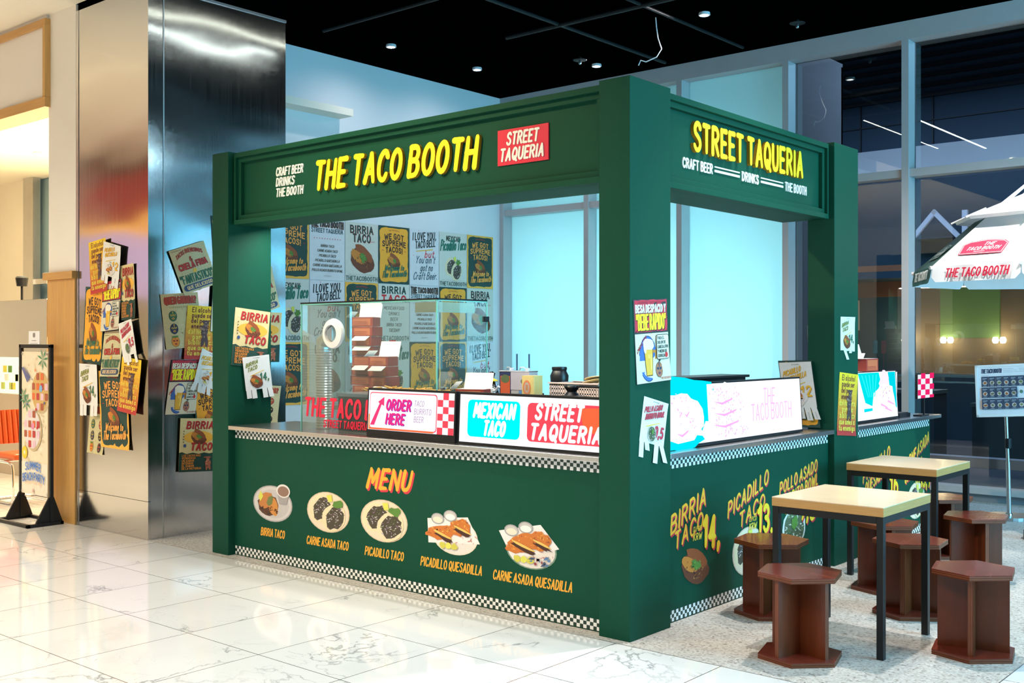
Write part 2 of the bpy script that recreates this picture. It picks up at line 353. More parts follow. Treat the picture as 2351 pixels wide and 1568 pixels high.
# ------------------------------------------------------------------ brush lettering (own stroke alphabet)
G = {
'A': (5.2, ["0,0 2.7,10 5.2,0", "1,3.3 4.3,3.3"]), 'B': (4.8, ["0,0 0,10", "~0,10 3,9.9 4.3,8 3.3,5.7 0,5.3", "~0,5.3 3.5,5.1 4.8,2.8 3.6,.3 0,0"]),
'C': (4.8, ["~4.8,8.2 3.9,9.8 2.2,10 .5,8 0,4.8 .6,1.6 2.2,0 3.8,.2 4.8,1.9"]), 'D': (4.8, ["0,0 0,10", "~0,10 2.6,9.7 4.6,7.3 4.7,3.2 2.9,.4 0,0"]),
'E': (4.2, ["4.2,10 0,10", "0,10 0,0", "0,0 4.2,0", "0,5.2 3.5,5.2"]), 'F': (4.1, ["4.1,10 0,10", "0,10 0,0", "0,5.2 3.3,5.2"]),
'G': (5, ["~4.8,8.2 3.9,9.8 2.2,10 .5,8 0,4.8 .6,1.6 2.2,0 4,.5 5,2.2", "2.9,4.5 5,4.5", "5,4.5 5,.2"]), 'H': (4.8, ["0,0 0,10", "4.8,0 4.8,10", "0,5.2 4.8,5.2"]),
'I': (.4, ["0.2,0 0.2,10"]), 'J': (3.4, ["~3.4,10 3.4,3 2.6,.4 1.2,0 0,1.8"]), 'K': (4.8, ["0,0 0,10", "4.5,10 .2,4.6", "1.5,5.8 4.8,0"]), 'L': (3.8, ["0,10 0,0", "0,0 3.8,0"]),
'M': (6.2, ["0,0 .5,10", ".5,10 3.1,3", "3.1,3 5.7,10", "5.7,10 6.2,0"]), 'N': (5, ["0,0 0,10", "0,10 5,0", "5,0 5,10"]),
'O': (5.2, ["o2.6,10 .7,8.4 0,5 .7,1.6 2.6,0 4.5,1.6 5.2,5 4.5,8.4"]), 'P': (4.6, ["0,0 0,10", "~0,10 3.2,9.9 4.6,7.6 3.4,5 0,4.6"]),
'Q': (5.2, ["o2.6,10 .7,8.4 0,5 .7,1.6 2.6,0 4.5,1.6 5.2,5 4.5,8.4", "2.7,2.7 5.4,-1"]), 'R': (4.8, ["0,0 0,10", "~0,10 3.2,9.9 4.5,7.7 3.3,5.4 0,5", "2.2,5.1 4.8,0"]),
'S': (4.6, ["~4.5,8.4 3.6,9.8 1.8,9.9 .4,8.4 .7,6.4 2.5,5.2 4.2,3.7 4.5,1.7 3.2,.1 1.3,.1 0,1.6"]), 'T': (4.6, ["0,10 4.6,10", "2.3,10 2.3,0"]),
'U': (4.8, ["~0,10 0,3.4 .9,.6 2.4,0 3.9,.6 4.8,3.4 4.8,10"]), 'V': (5, ["0,10 2.5,0", "2.5,0 5,10"]), 'W': (6.8, ["0,10 1.5,0", "1.5,0 3.4,7.5", "3.4,7.5 5.2,0", "5.2,0 6.8,10"]),
'X': (5, ["0,10 5,0", "5,10 0,0"]), 'Y': (4.8, ["0,10 2.4,5", "4.8,10 2.4,5", "2.4,5 2.4,0"]), 'Z': (4.6, ["0,10 4.6,10", "4.6,10 0,0", "0,0 4.6,0"]),
'a': (3.6, ["o1.7,6 .4,5 0,3 .5,.8 1.7,0 2.9,1 3.4,3 2.9,5", "3.4,6 3.5,0"]), 'b': (3.6, ["0,10 0,0", "o1.8,6 .6,5 .1,3 .6,1 1.8,0 3,1 3.5,3 3,5"]), 'c': (3.2, ["~3.2,5 2.2,6 .9,5.6 0,3.4 .5,.9 1.7,0 3.2,1"]),
'd': (3.6, ["3.5,10 3.5,0", "o1.7,6 .5,5 0,3 .5,1 1.7,0 2.9,1 3.4,3 2.9,5"]), 'e': (3.3, ["~.1,3 3.3,3.3 2.8,5.4 1.6,6 .4,5 0,3 .5,.9 1.7,0 3.2,1"]), 'f': (2.6, ["~2.8,9.4 1.9,10 1.1,9 1,6 1,0", "0,6 2.4,6"]),
'g': (3.6, ["o1.7,6 .5,5 0,3 .5,1 1.7,0 2.9,1 3.4,3 2.9,5", "~3.5,6 3.5,-1.5 2.6,-3.2 1,-3.3 0,-2.4"]), 'h': (3.4, ["0,10 0,0", "~0,4 1.4,6 2.8,5.6 3.3,4 3.3,0"]), 'i': (.5, ["0.2,6 0.2,0", "0.2,8.1 0.2,8.6"]),
'j': (1.5, ["~1.4,6 1.4,-2 .9,-3.2 -.3,-3.2", "1.4,8.1 1.4,8.6"]), 'k': (3.2, ["0,10 0,0", "3,6 .1,2.6", "1,3.6 3.3,0"]), 'l': (.6, ["0.3,10 0.3,0"]), 'm': (5.4, ["0,6 0,0", "~0,4 1.2,6 2.3,5.6 2.7,4 2.7,0", "~2.7,4 3.9,6 5,5.6 5.4,4 5.4,0"]),
'n': (3.3, ["0,6 0,0", "~0,4 1.4,6 2.8,5.6 3.3,4 3.3,0"]), 'o': (3.5, ["o1.75,6 .5,5 0,3 .5,1 1.75,0 3,1 3.5,3 3,5"]), 'p': (3.5, ["0,6 0,-3.4", "o1.8,6 .6,5 .1,3 .6,1 1.8,0 3,1 3.5,3 3,5"]),
'q': (3.5, ["3.5,6 3.5,-3.4", "o1.7,6 .5,5 0,3 .5,1 1.7,0 2.9,1 3.4,3 2.9,5"]), 'r': (2.6, ["0,6 0,0", "~0,3.6 1,5.6 2.6,5.8"]), 's': (3, ["~3,5.2 1.9,6 .6,5.6 .4,4.2 1.6,3.2 2.8,2.2 2.6,.5 1.3,0 0,.8"]), 't': (2.5, ["~1.1,9 1.1,1.6 1.6,.2 2.6,.3", "0,6.2 2.5,6.2"]),
'u': (3.3, ["~0,6 0,2 .6,.3 1.8,.1 3.2,2", "3.3,6 3.3,0"]), 'v': (3.2, ["0,6 1.6,0", "1.6,0 3.2,6"]), 'w': (4.8, ["0,6 1.2,0", "1.2,0 2.4,5", "2.4,5 3.6,0", "3.6,0 4.8,6"]), 'y': (3.3, ["0,6 1.7,.6", "~3.3,6 1.8,.4 .9,-2.6 -.2,-3.2"]), 'z': (3, ["0,6 3,6", "3,6 0,0", "0,0 3,0"]),
'0': (4.8, ["o2.4,10 .6,8.4 0,5 .6,1.6 2.4,0 4.2,1.6 4.8,5 4.2,8.4"]), '1': (2.4, ["0,7.6 2,10", "2,10 2,0"]), '2': (4.4, ["~.1,7.9 .9,9.7 2.5,10 4,8.8 4,6.6 0,0", "0,0 4.5,0"]), '3': (4.4, ["~.2,8.6 1.4,10 3.4,9.7 4,7.6 3,5.6 1.6,5.3", "~1.6,5.3 3.4,5 4.4,2.8 3.3,.4 1.6,0 0,1.4"]),
'4': (4.8, ["3.4,0 3.4,10", "3.4,10 0,3.2", "0,3.2 4.8,3.2"]), '5': (4.4, ["4.1,10 .7,10", ".7,10 .3,5.4", "~.3,5.4 2.4,6.2 4.2,4.8 4.2,1.8 2.6,.1 .9,.1 0,1.2"]), '6': (4.4, ["o2.2,5.6 .7,4.8 .1,2.8 .7,.8 2.2,0 3.7,.8 4.3,2.8 3.7,4.8", "~.1,2.8 .4,6.6 2.4,10"]), '9': (4.4, ["o2.1,10 .5,9.2 0,7.2 .5,5.2 2.1,4.4 3.7,5.2 4.2,7.2 3.7,9.2", "~4.2,7.2 4.1,3.4 2.4,0"]),
'.': (.5, ["0.2,0 0.2,.5"]), ',': (.8, ["0.6,.7 0,-1.6"]), '!': (.6, ["0.3,10 0.3,3.2", "0.3,0 0.3,.5"]), "'": (.5, ["0.3,10 0.1,7.6"]), '"': (2, ["0.3,10 0.2,7.4", "1.7,10 1.6,7.4"]), '&': (5, ["~5,0 1.2,6.4 1,8.8 2.3,10 3.5,8.8 3.1,7 .4,3.8 0,1.8 1.4,0 3.4,.6 5,4"]), '-': (2.4, ["0,4.6 2.4,4.6"]), '?': (3.8, ["~0,8 .9,9.7 2.5,10 3.8,8.6 3.4,6.6 1.9,5 1.9,3.2", "1.9,0 1.9,.5"]), '(': (1.6, ["~1.6,10.4 .4,8 0,5 .4,2 1.6,-.4"]), ')': (1.6, ["~0,10.4 1.2,8 1.6,5 1.2,2 0,-.4"]), '+': (3, ["0,5 3,5", "1.5,6.6 1.5,3.4"]), '*': (3, ["0,5 3,5", "1.5,6.6 1.5,3.4", ".4,6.2 2.6,3.8", "2.6,6.2 .4,3.8"]),
}
def spline(pts, closed, n=4):
    out = []; k = len(pts)
    for i in range(k if closed else k - 1):
        if closed: p0, p1, p2, p3 = pts[i - 1], pts[i], pts[(i + 1) % k], pts[(i + 2) % k]
        else: p0, p1, p2, p3 = pts[max(i - 1, 0)], pts[i], pts[i + 1], pts[min(i + 2, k - 1)]
        for s in range(n):
            t = s / n; out.append(tuple(.5 * (2 * p1[d] + (p2[d] - p0[d]) * t + (2 * p0[d] - 5 * p1[d] + 4 * p2[d] - p3[d]) * t * t + (3 * p1[d] - p0[d] - 3 * p2[d] + p3[d]) * t ** 3) for d in (0, 1)))
    out.append(pts[0] if closed else pts[-1]); return out
def outline(pts, w0, w1, cap):
    n = len(pts); Ls = []; Rs = []; e = []
    for i, p in enumerate(pts):
        a, b = pts[max(i - 1, 0)], pts[min(i + 1, n - 1)]; dx, dy = b[0] - a[0], b[1] - a[1]; d = math.hypot(dx, dy) or 1; tx, ty = dx / d, dy / d
        hw = (w0 + (w1 - w0) * i / max(1, n - 1)) / 2; q = p
        if i in (0, n - 1) and cap == 's':
            s = -.85 * hw if i == 0 else .85 * hw; q = (p[0] + tx * s, p[1] + ty * s)
        Ls.append((q[0] - ty * hw, q[1] + tx * hw)); Rs.append((q[0] + ty * hw, q[1] - tx * hw)); e.append((p, tx, ty, hw))
    if cap == 'r':
        p, tx, ty, h = e[-1]; ec = [(p[0] + h * (tx * c - ty * s), p[1] + h * (ty * c + tx * s)) for c, s in ((.75, .66), (1, 0), (.75, -.66))]
        p, tx, ty, h = e[0]; sc_ = [(p[0] + h * (-tx * c - ty * s), p[1] + h * (-ty * c + tx * s)) for c, s in ((.75, -.66), (1, 0), (.75, .66))]
        return Ls + ec + Rs[::-1] + sc_
    return Ls + Rs[::-1]
def lettering(s, x, y, h, wt=.16, wf=1., fit=None, align='l', slant=0., rise=0., arc=0., cap='r', taper=1., gap=1.7, space=2.8, n=3, swell=0.):
    """polygons of a line of brush lettering; (x, y) is the left/centre/right end of the baseline"""
    wid = 0
    for c in s: wid += (space if c == ' ' else G[c][0] + gap + wt * 6)
    wid -= gap; k = h / 10 * wf
    if fit: k = fit / wid
    W = wid * k; x0 = {'l': x, 'c': x - W / 2, 'r': x - W}[align]; out = []; cx = wt * 3
    lw = wt * h
    def T(px, py):
        X = px * k; Y = py * h / 10; t = 2 * X / W - 1 if W else 0
        Y *= 1 + swell * (1 - t * t)
        return (x0 + X + slant * Y, y + Y + rise * X + arc * (1 - t * t))
    for c in s:
        if c == ' ': cx += space; continue
        gw, st = G[c]
        for q in st:
            f = q[0]; pts = [tuple(map(float, a.split(','))) for a in (q[1:] if f in '~o' else q).split()]
            pts = [(cx + a, b) for a, b in pts]
            if f == 'o':
                p = spline(pts, True, n); p.append(p[1]); m = len(p) // 2
                for seg in (p[:m + 2], p[m:]): out.append(outline([T(*a) for a in seg], lw, lw, 'b'))
            elif f == '~': out.append(outline([T(*a) for a in spline(pts, False, n)], lw * taper, lw / taper, cap))
            else:
                for a, b in zip(pts, pts[1:]): out.append(outline([T(*a), T(*b)], lw * taper, lw / taper, cap))
        cx += gw + gap + wt * 6
    return out

# ------------------------------------------------------------------ flat artwork
BLK = (.012, .012, .014); WHT = (.82, .81, .78); CRM = (.78, .70, .45); RED = (.60, .025, .03); DRED = (.36, .015, .02); GRN = (.010, .085, .055); ORG = (.86, .38, .025); YEL = (.90, .62, .02)
BRN = (.16, .045, .018); DBR = (.060, .018, .010); LEAF = (.10, .24, .035); BLU = (.03, .09, .36); GLD = (.92, .45, .03); TORT = (.80, .68, .44); GRY = (.50, .47, .46); LIME = (.70, .68, .10); SLT = (.05, .10, .13)
class Art:
    def __init__(s, g=0.): s.sh = []; s.l = 0; s.g = g
    def add(s, pts, c, bump=True):
        if bump: s.l += 1
        s.sh.append((pts, c, s.l, False)); return s
    def fan(s, pts, c, bump=True):
        if bump: s.l += 1
        s.sh.append((pts, c, s.l, True)); return s
    def rect(s, x0, y0, x1, y1, c): return s.add([(x0, y0), (x1, y0), (x1, y1), (x0, y1)], c)
    def ell(s, cx, cy, rx, ry, c, n=20, rot=0., bump=True):
        ca, sa = math.cos(rot), math.sin(rot)
        return s.fan([(cx + rx * math.cos(a) * ca - ry * math.sin(a) * sa, cy + rx * math.cos(a) * sa + ry * math.sin(a) * ca) for a in [2 * math.pi * i / n for i in range(n)]], c, bump)
    def blob(s, cx, cy, rx, ry, c, j=.18, n=16, seed=1, rot=0., bump=True):
        r = random.Random(seed); ca, sa = math.cos(rot), math.sin(rot); p = []
        for i in range(n):
            a = 2 * math.pi * i / n; k = 1 + r.uniform(-j, j); x, y = rx * k * math.cos(a), ry * k * math.sin(a); p.append((cx + x * ca - y * sa, cy + x * sa + y * ca))
        return s.fan(p, c, bump)
    def rrect(s, x0, y0, x1, y1, r, c, j=0., seed=3):
        q = random.Random(seed); p = []
        for cx, cy, a0 in ((x1 - r, y1 - r, 0), (x0 + r, y1 - r, 90), (x0 + r, y0 + r, 180), (x1 - r, y0 + r, 270)):
            for a in (0, 30, 60, 90): t = math.radians(a0 + a); p.append((cx + r * math.cos(t), cy + r * math.sin(t)))
        if j:
            o = []
            for i, a in enumerate(p):
                b = p[(i + 1) % len(p)]; L = math.hypot(b[0] - a[0], b[1] - a[1]); m = max(1, int(L / .09))
                for k in range(m): o.append((a[0] + (b[0] - a[0]) * k / m + q.uniform(-j, j), a[1] + (b[1] - a[1]) * k / m + q.uniform(-j, j)))
            p = o
        return s.fan(p, c)
    def text(s, t, x, y, h, c, **k):
        s.l += 1
        for i, p in enumerate(lettering(t, x, y, h, **k)): s.sh.append((p, c, s.l + .19 * (i % 5), False))
        return s
    def shadow(s, t, x, y, h, c, c2, dx=.01, dy=-.012, **k): s.text(t, x + dx, y + dy, h, c2, **k); return s.text(t, x, y, h, c, **k)
    def specks(s, cx, cy, rx, ry, n, size, cols, seed=5, rot=0.):
        r = random.Random(seed); s.l += 1; ca, sa = math.cos(rot), math.sin(rot)
        for i in range(n):
            a = r.uniform(0, 6.28); k = math.sqrt(r.random()); x, y = rx * k * math.cos(a), ry * k * math.sin(a); x, y = cx + x * ca - y * sa, cy + x * sa + y * ca
            b = r.uniform(0, 3.14); l, w_ = size * r.uniform(.6, 1.5), size * r.uniform(.25, .6)
            d, e = (l * math.cos(b), l * math.sin(b)), (-w_ * math.sin(b), w_ * math.cos(b))
            if i % 12 == 0: s.l += 1
            s.sh.append(([(x - d[0], y - d[1]), (x + e[0], y + e[1]), (x + d[0], y + d[1]), (x - e[0], y - e[1])], r.choice(cols), s.l, False))
        return s
    # -- food pictures, size about s across
    def taco(a, cx, cy, s, seed=2):
        a.blob(cx, cy - .05 * s, .46 * s, .34 * s, BRN, .08, 18, seed, -.5); a.blob(cx + .06 * s, cy + .16 * s, .40 * s, .16 * s, (.30, .075, .02), .08, 14, seed + 1, -.62)
        a.blob(cx - .16 * s, cy + .04 * s, .30 * s, .15 * s, (.62, .22, .03), .10, 14, seed + 2, -.6); a.specks(cx - .02 * s, cy - .10 * s, .34 * s, .20 * s, 34, .035 * s, [DBR, (.34, .10, .03), (.45, .22, .06), BRN], seed + 3, -.5)
        a.blob(cx + .02 * s, cy + .02 * s, .15 * s, .10 * s, LEAF, .35, 14, seed + 4, -.6); a.specks(cx + .02 * s, cy + .02 * s, .16 * s, .12 * s, 14, .03 * s, [(.05, .14, .02), (.20, .38, .07)], seed + 5); return a
    def two(a, cx, cy, s, plate=True, seed=4):
        if plate: a.ell(cx, cy, .50 * s, .50 * s, (.66, .52, .36), 28); a.ell(cx, cy, .475 * s, .475 * s, (.80, .66, .50), 28)
        for dx, dy, rr in ((-.17, .06, .9), (.14, -.12, .9)):
            a.blob(cx + dx * s, cy + dy * s, .27 * s, .36 * s, TORT, .05, 18, seed, -.35); a.blob(cx + (dx + .03) * s, cy + dy * s, .20 * s, .29 * s, (.07, .055, .035), .12, 16, seed + 1, -.35)
            a.specks(cx + (dx + .03) * s, cy + dy * s, .21 * s, .30 * s, 80, .022 * s, [(.62, .55, .62), (.10, .15, .04), (.30, .20, .30), (.80, .76, .72), (.05, .05, .03)], seed + 2, -.35)
        a.add([(cx - .02 * s, cy + .42 * s), (cx + .10 * s, cy + .44 * s), (cx + .12 * s, cy + .28 * s), (cx + .02 * s, cy + .26 * s)], LIME); a.blob(cx + .24 * s, cy + .24 * s, .12 * s, .10 * s, LEAF, .35, 12, seed + 3); return a
    def plate_taco(a, cx, cy, s):
        a.ell(cx, cy, .50 * s, .46 * s, (.40, .37, .37), 30); a.ell(cx, cy, .47 * s, .43 * s, (.62, .58, .57), 30); a.ell(cx + .02 * s, cy, .40 * s, .36 * s, (.54, .50, .50), 30)
        a.blob(cx - .10 * s, cy - .06 * s, .27 * s, .27 * s, (.10, .04, .02), .10, 16, 8, .5); a.blob(cx - .17 * s, cy + .06 * s, .15 * s, .24 * s, (.55, .20, .05), .08, 14, 9, -.5); a.blob(cx + .02 * s, cy - .06 * s, .12 * s, .24 * s, (.62, .25, .05), .08, 14, 10, .15)
        a.specks(cx - .08 * s, cy - .18 * s, .22 * s, .10 * s, 26, .03 * s, [DBR, BRN, (.02, .02, .02)], 11); a.blob(cx - .06 * s, cy + .08 * s, .07 * s, .14 * s, (.16, .20, .06), .3, 12, 12, -.2)
        a.add([(cx - .36 * s, cy + .12 * s), (cx - .30 * s, cy + .30 * s), (cx - .23 * s, cy + .16 * s), (cx - .30 * s, cy + .02 * s)], LIME)
        a.add([(cx + .12 * s, cy + .34 * s), (cx + .44 * s, cy + .34 * s), (cx + .36 * s, cy + .02 * s), (cx + .18 * s, cy + .02 * s)], (.36, .33, .33)); a.ell(cx + .28 * s, cy + .36 * s, .17 * s, .17 * s, (.76, .72, .70), 22); a.ell(cx + .28 * s, cy + .35 * s, .14 * s, .13 * s, (.28, .16, .12), 22); return a
    def quesa(a, cx, cy, s, v=0):
        a.ell(cx + .04 * s, cy - .08 * s, .42 * s, .40 * s, (.74, .66, .52) if not v else (.20, .30, .22), 28); a.ell(cx + .04 * s, cy - .08 * s, .395 * s, .375 * s, (.78, .70, .64), 28)
        q = [(-.48, .24), (-.46, -.30), (.50, -.16), (.28, .38)] if not v else [(-.50, .22), (-.26, -.34), (.50, .02), (.20, .46)]
        a.add([(cx + x * s, cy + y * s) for x, y in q], (.84, .78, .76)); a.specks(cx + .1 * s, cy - .08 * s, .34 * s, .2 * s, 18, .03 * s, [(.62, .30, .26), (.70, .45, .40), (.55, .25, .22)], 21 + v)
        for dx, dy in ((-.28, .26), (-.04, .36)):
            a.ell(cx + dx * s, cy + dy * s, .125 * s, .125 * s, (.36, .35, .36), 18); a.ell(cx + dx * s, cy + dy * s, .105 * s, .10 * s, (.55, .52, .50), 18); a.ell(cx + dx * s, cy + (dy - .025) * s, .09 * s, .07 * s, (.80, .72, .58) if dx < -.1 else (.85, .84, .80), 18)
        for k, (dx, dy, rx, ry, rt) in enumerate(((-.22, -.03, .27, .15, .35), (.14, .14, .22, .17, .6)) if not v else ((-.12, .02, .30, .16, .65), (.18, .12, .20, .20, .2))):
            a.blob(cx + dx * s, cy + dy * s, rx * s, ry * s, (.60, .17, .025), .16, 22, 30 + k + v * 7, rt); a.specks(cx + dx * s, cy + dy * s, rx * s * .95, ry * s * .95, 34, .03 * s, [(.72, .28, .04), (.42, .10, .02), (.66, .20, .03), (.78, .40, .08)], 40 + k + v, rt)
            a.blob(cx + (dx + .06) * s, cy + (dy - .10) * s, rx * s * .72, .055 * s, DBR, .3, 14, 50 + k + v, -.45); a.blob(cx + (dx + .04) * s, cy + (dy - .045) * s, rx * s * .75, .025 * s, (.80, .52, .12), .2, 12, 55 + k, -.4)
        for i in range(3): a.blob(cx + (-.18 + .11 * i) * s, cy - .30 * s, .06 * s, .07 * s, LIME if i % 2 else (.62, .56, .08), .2, 8, 60 + i)
        if v: a.specks(cx + .2 * s, cy - .28 * s, .16 * s, .10 * s, 12, .05 * s, [(.05, .08, .16), (.3, .05, .06), (.08, .2, .4)], 70)
        return a
    def bowl(a, cx, cy, s, rot=0):
        a.blob(cx, cy, .42 * s, .46 * s, (.70, .72, .68), .03, 24, 3, rot); a.blob(cx, cy, .37 * s, .41 * s, (.10, .13, .07), .04, 24, 4, rot); a.specks(cx, cy, .36 * s, .40 * s, 90, .035 * s, [(.70, .70, .62), (.16, .30, .08), (.05, .07, .03), (.55, .58, .40), (.80, .80, .76)], 5, rot); a.blob(cx, cy + .12 * s, .10 * s, .16 * s, LEAF, .35, 12, 6); return a
    def mask(a, cx, cy, s, c, e=(.80, .78, .70)):
        a.ell(cx, cy, .40 * s, .50 * s, BLK, 18); a.ell(cx, cy, .37 * s, .47 * s, c, 18)
        for k in (-1, 1): a.ell(cx + k * .15 * s, cy + .08 * s, .13 * s, .09 * s, e, 10, k * .4); a.ell(cx + k * .15 * s, cy + .08 * s, .06 * s, .05 * s, BLK, 8)
        a.ell(cx, cy - .22 * s, .14 * s, .09 * s, e, 10); a.ell(cx, cy - .22 * s, .09 * s, .045 * s, DRED, 8); a.add([(cx - .05 * s, cy + .44 * s), (cx + .05 * s, cy + .44 * s), (cx, cy + .02 * s)], e); return a
    def put(a, mb, O, U, V, base=.0, eps=.00022, bow=0., dims=(1, 1.4)):
        O, U, V = Vector(O), Vector(U), Vector(V); Nn = U.cross(V).normalized()
        def T(p, l):
            d = base + l * eps
            if bow:
                e = max(0, abs(2 * p[1] / dims[1] - 1) - .55) / .45; d += bow * e * e * (1 if p[1] < dims[1] / 2 else .4) * (.4 + p[0] / dims[0])
            return O + U * p[0] + V * p[1] + Nn * d
        for pts, c, l, fan in a.sh:
            mt = ink(c, a.g)
            if fan:
                n = len(pts); cx = sum(p[0] for p in pts) / n; cy = sum(p[1] for p in pts) / n
                ts = (1, .8, .6, .4, .2) if bow else (1,)
                vs = [T((cx + (p[0] - cx) * t, cy + (p[1] - cy) * t), l) for t in ts for p in pts] + [T((cx, cy), l)]; m = n * (len(ts) - 1)
                mb.mesh(vs, [(r * n + i, r * n + (i + 1) % n, (r + 1) * n + (i + 1) % n, (r + 1) * n + i) for r in range(len(ts) - 1) for i in range(n)] + [(m + i, m + (i + 1) % n, m + n) for i in range(n)], mt)
            else: mb.face([T(p, l) for p in pts], mt)
        return mb

# ================================================================== SETTING
# ---- floor: marble hall, exposed aggregate bay under the booth and tables
fl = MB(); fl.box(-16, 9, -13, -.055, -.2, 0, 'marble_tile'); fl.box(1.67, 9, -.055, 6.42, -.2, 0, 'marble_tile'); fl.box(-16, -4.55, -.055, 6.42, -.2, 0, 'marble_tile')
struct('floor', fl)
ag = MB(); ag.box(-4.55, 1.67, -.055, 6.42, -.2, .001, 'aggregate'); struct('floor_bay', ag)
tr = MB(); tr.box(-4.55, 1.67, -.059, -.055, -.02, .0015, 'alu'); tr.box(1.67, 1.674, -.059, 6.42, -.02, .0015, 'alu'); struct('trim_1', tr)
# ---- ceilings
ce = MB(); ce.box(-6.6, 9, -.05, 6.6, 4.83, 5.0, 'black_ceiling'); ce.box(-4.55, 9, -3.3, -.05, 4.83, 5.0, 'black_ceiling'); struct('ceiling', ce)
c2 = MB(); c2.box(-16, -4.55, -1.6, -.05, 4.46, 4.6, 'cream_paint'); struct('ceiling_corridor', c2)
c3 = MB(); c3.box(-16, -4.6, -13, -3.3, 4.83, 5.0, 'cream_paint'); c3.box(-4.6, 9, -13, -3.3, 4.83, 5.0, 'facade_dark'); c3.box(-16, -4.552, -3.3, -1.6, 4.83, 5.0, 'cream_paint'); c3.box(-16, -4.552, -1.62, -1.6, 4.60, 4.83, 'cream_paint'); struct('ceiling_hall', c3)  # right part coloured dark to keep the window reflections dark
bh = MB(); bh.box(-5.66, -4.552, -.04, 1.30, 4.405, 4.83, 'black_ceiling'); struct('ceiling_bulkhead', bh)
# ---- far sides of the hall (behind and beside the camera)
wb = MB(); wb.box(-16, -7, -13.2, -13, 0, 5.6, 'cream_paint'); wb.box(-7, 9, -13.2, -13, 0, 5.6, 'facade_dark'); struct('wall_hall_rear', wb)  # dark part paints an unlit wall, keeps window reflections dark
wr = MB(); wr.box(9.0, 9.2, -13, 6.6, 0, 5.7, 'facade_dark'); struct('wall_hall_right', wr)
wl = MB(); wl.box(-16.2, -16, -13, 6.6, 0, 5.7, 'cream_paint'); struct('wall_hall_left', wl)
# shop across the hall (seen only as bands in the steel pillar)
sf = thing('shopfront', 'brown shopfront with red and yellow fascia across the hall, seen mirrored in the steel pillar', 'shopfront', (-13, -5.6, 0))
for nm, z0, z1, mt, d in (('fascia', 3.75, 4.5, 'storefront_red', .06), ('stripe', 3.45, 3.75, 'storefront_yellow', .07), ('window_band', 2.3, 3.45, 'storefront_violet', .05), ('upper_wall', 4.5, 4.82, 'storefront_brown', .04), ('base_wall', 0, 2.3, 'stone_beige', .05)):
    b = MB(); b.box(-16, -9.5, -5.75, -5.6 + d, z0, z1, mt); b.build(nm, sf)

# ---- brushed steel pillar
PX, PXL, PY, PYB = -4.55, -5.64, -.045, 1.30
pl = MB()
pl.box(PXL + .03, PX - .004, PY + .004, PYB, 0, 4.405, 'dark_pipe')
pl.box(PXL, PX, PY, PY + .02, .0, .30, 'brushed_steel'); pl.box(PXL, PX, PY, PY + .02, .304, 4.40, 'brushed_steel')
pl.box(PX - .02, PX, PY + .0205, .088, .0, 4.40, 'brushed_steel'); pl.box(PX - .02, PX, .094, PYB, .0, 4.40, 'brushed_steel')
pl.box(PX - .02, PX + .004, .086, .096, 0, 4.40, 'alu'); pl.box(PXL - .05, PXL - .0005, PY - .004, PY + .05, 0, 4.40, 'alu'); pl.box(PX - .03, PX + .012, PY + .001, PYB + .001, 4.385, 4.405, 'alu')
pl.box(PXL, PXL + .03, PY + .02, PYB, 0, 4.4, 'brushed_steel')
struct('wall_pillar', pl)
# ---- walls around the booth bay
w1 = MB(); w1.box(-6.6, -6.4, 1.30, 6.42, 0, 4.83, 'wall_plaster'); struct('wall_left', w1)
w2 = MB(); w2.box(-6.6, PXL, 1.30, 1.40, 0, 4.83, 'wall_plaster'); struct('wall_return', w2)
# ---- window wall along the back: mullions, transom, header, panes, curb
WY = 6.30
MX = [-6.37, -4.96, -3.60, -2.245, -.926, .40, 1.73, 3.05, 4.4, 5.7, 7.05, 8.4]
wf = MB()
for x in MX: wf.box(x - .036, x + .036, WY - .003, WY + .199, 0.081, 4.639, 'mullion')
wf.box(-6.4, 9, WY, WY + .20, 4.64, 4.83, 'mullion'); wf.box(-6.4, 9, WY + .02, WY + .20, 3.245, 3.325, 'mullion'); wf.box(-6.4, 9, WY + .01, WY + .2, .08, .14, 'mullion')
struct('window_frame', wf)
cb = MB(); cb.box(-6.4, 9, WY + .10, WY + .34, 0, .10, 'grey_curb'); struct('trim_2', cb)
for i in range(len(MX) - 1):
    for z0, z1 in ((.14, 3.245), (3.325, 4.64)):
        g = MB(); y = WY + .17; x0, x1 = MX[i] + .036, MX[i + 1] - .036
        if i < 3: g.box(x0, x1, y, y + .006, z0, z1, 'window_film')
        else: g.face([(x0, y, z0), (x1, y, z0), (x1, y, z1), (x0, y, z1)], 'window_glass')
        struct('window_%d' % (i * 2 + (1 if z0 < 1 else 2)), g)
lb = MB(); lb.box(-2.235, -2.20, WY + .21, 7.7, 0, 4.83, 'white_paint'); lb.box(-6.6, -2.2, 7.66, 7.7, 0, 4.83, 'white_paint'); lb.box(-6.6, -6.56, 6.5, 7.7, 0, 4.83, 'white_paint'); lb.box(-6.6, -2.2, 6.5, 7.7, 4.83, 4.87, 'white_paint'); struct('film_lamp_box', lb)  # added unseen box, hides the film lamp from the clear panes

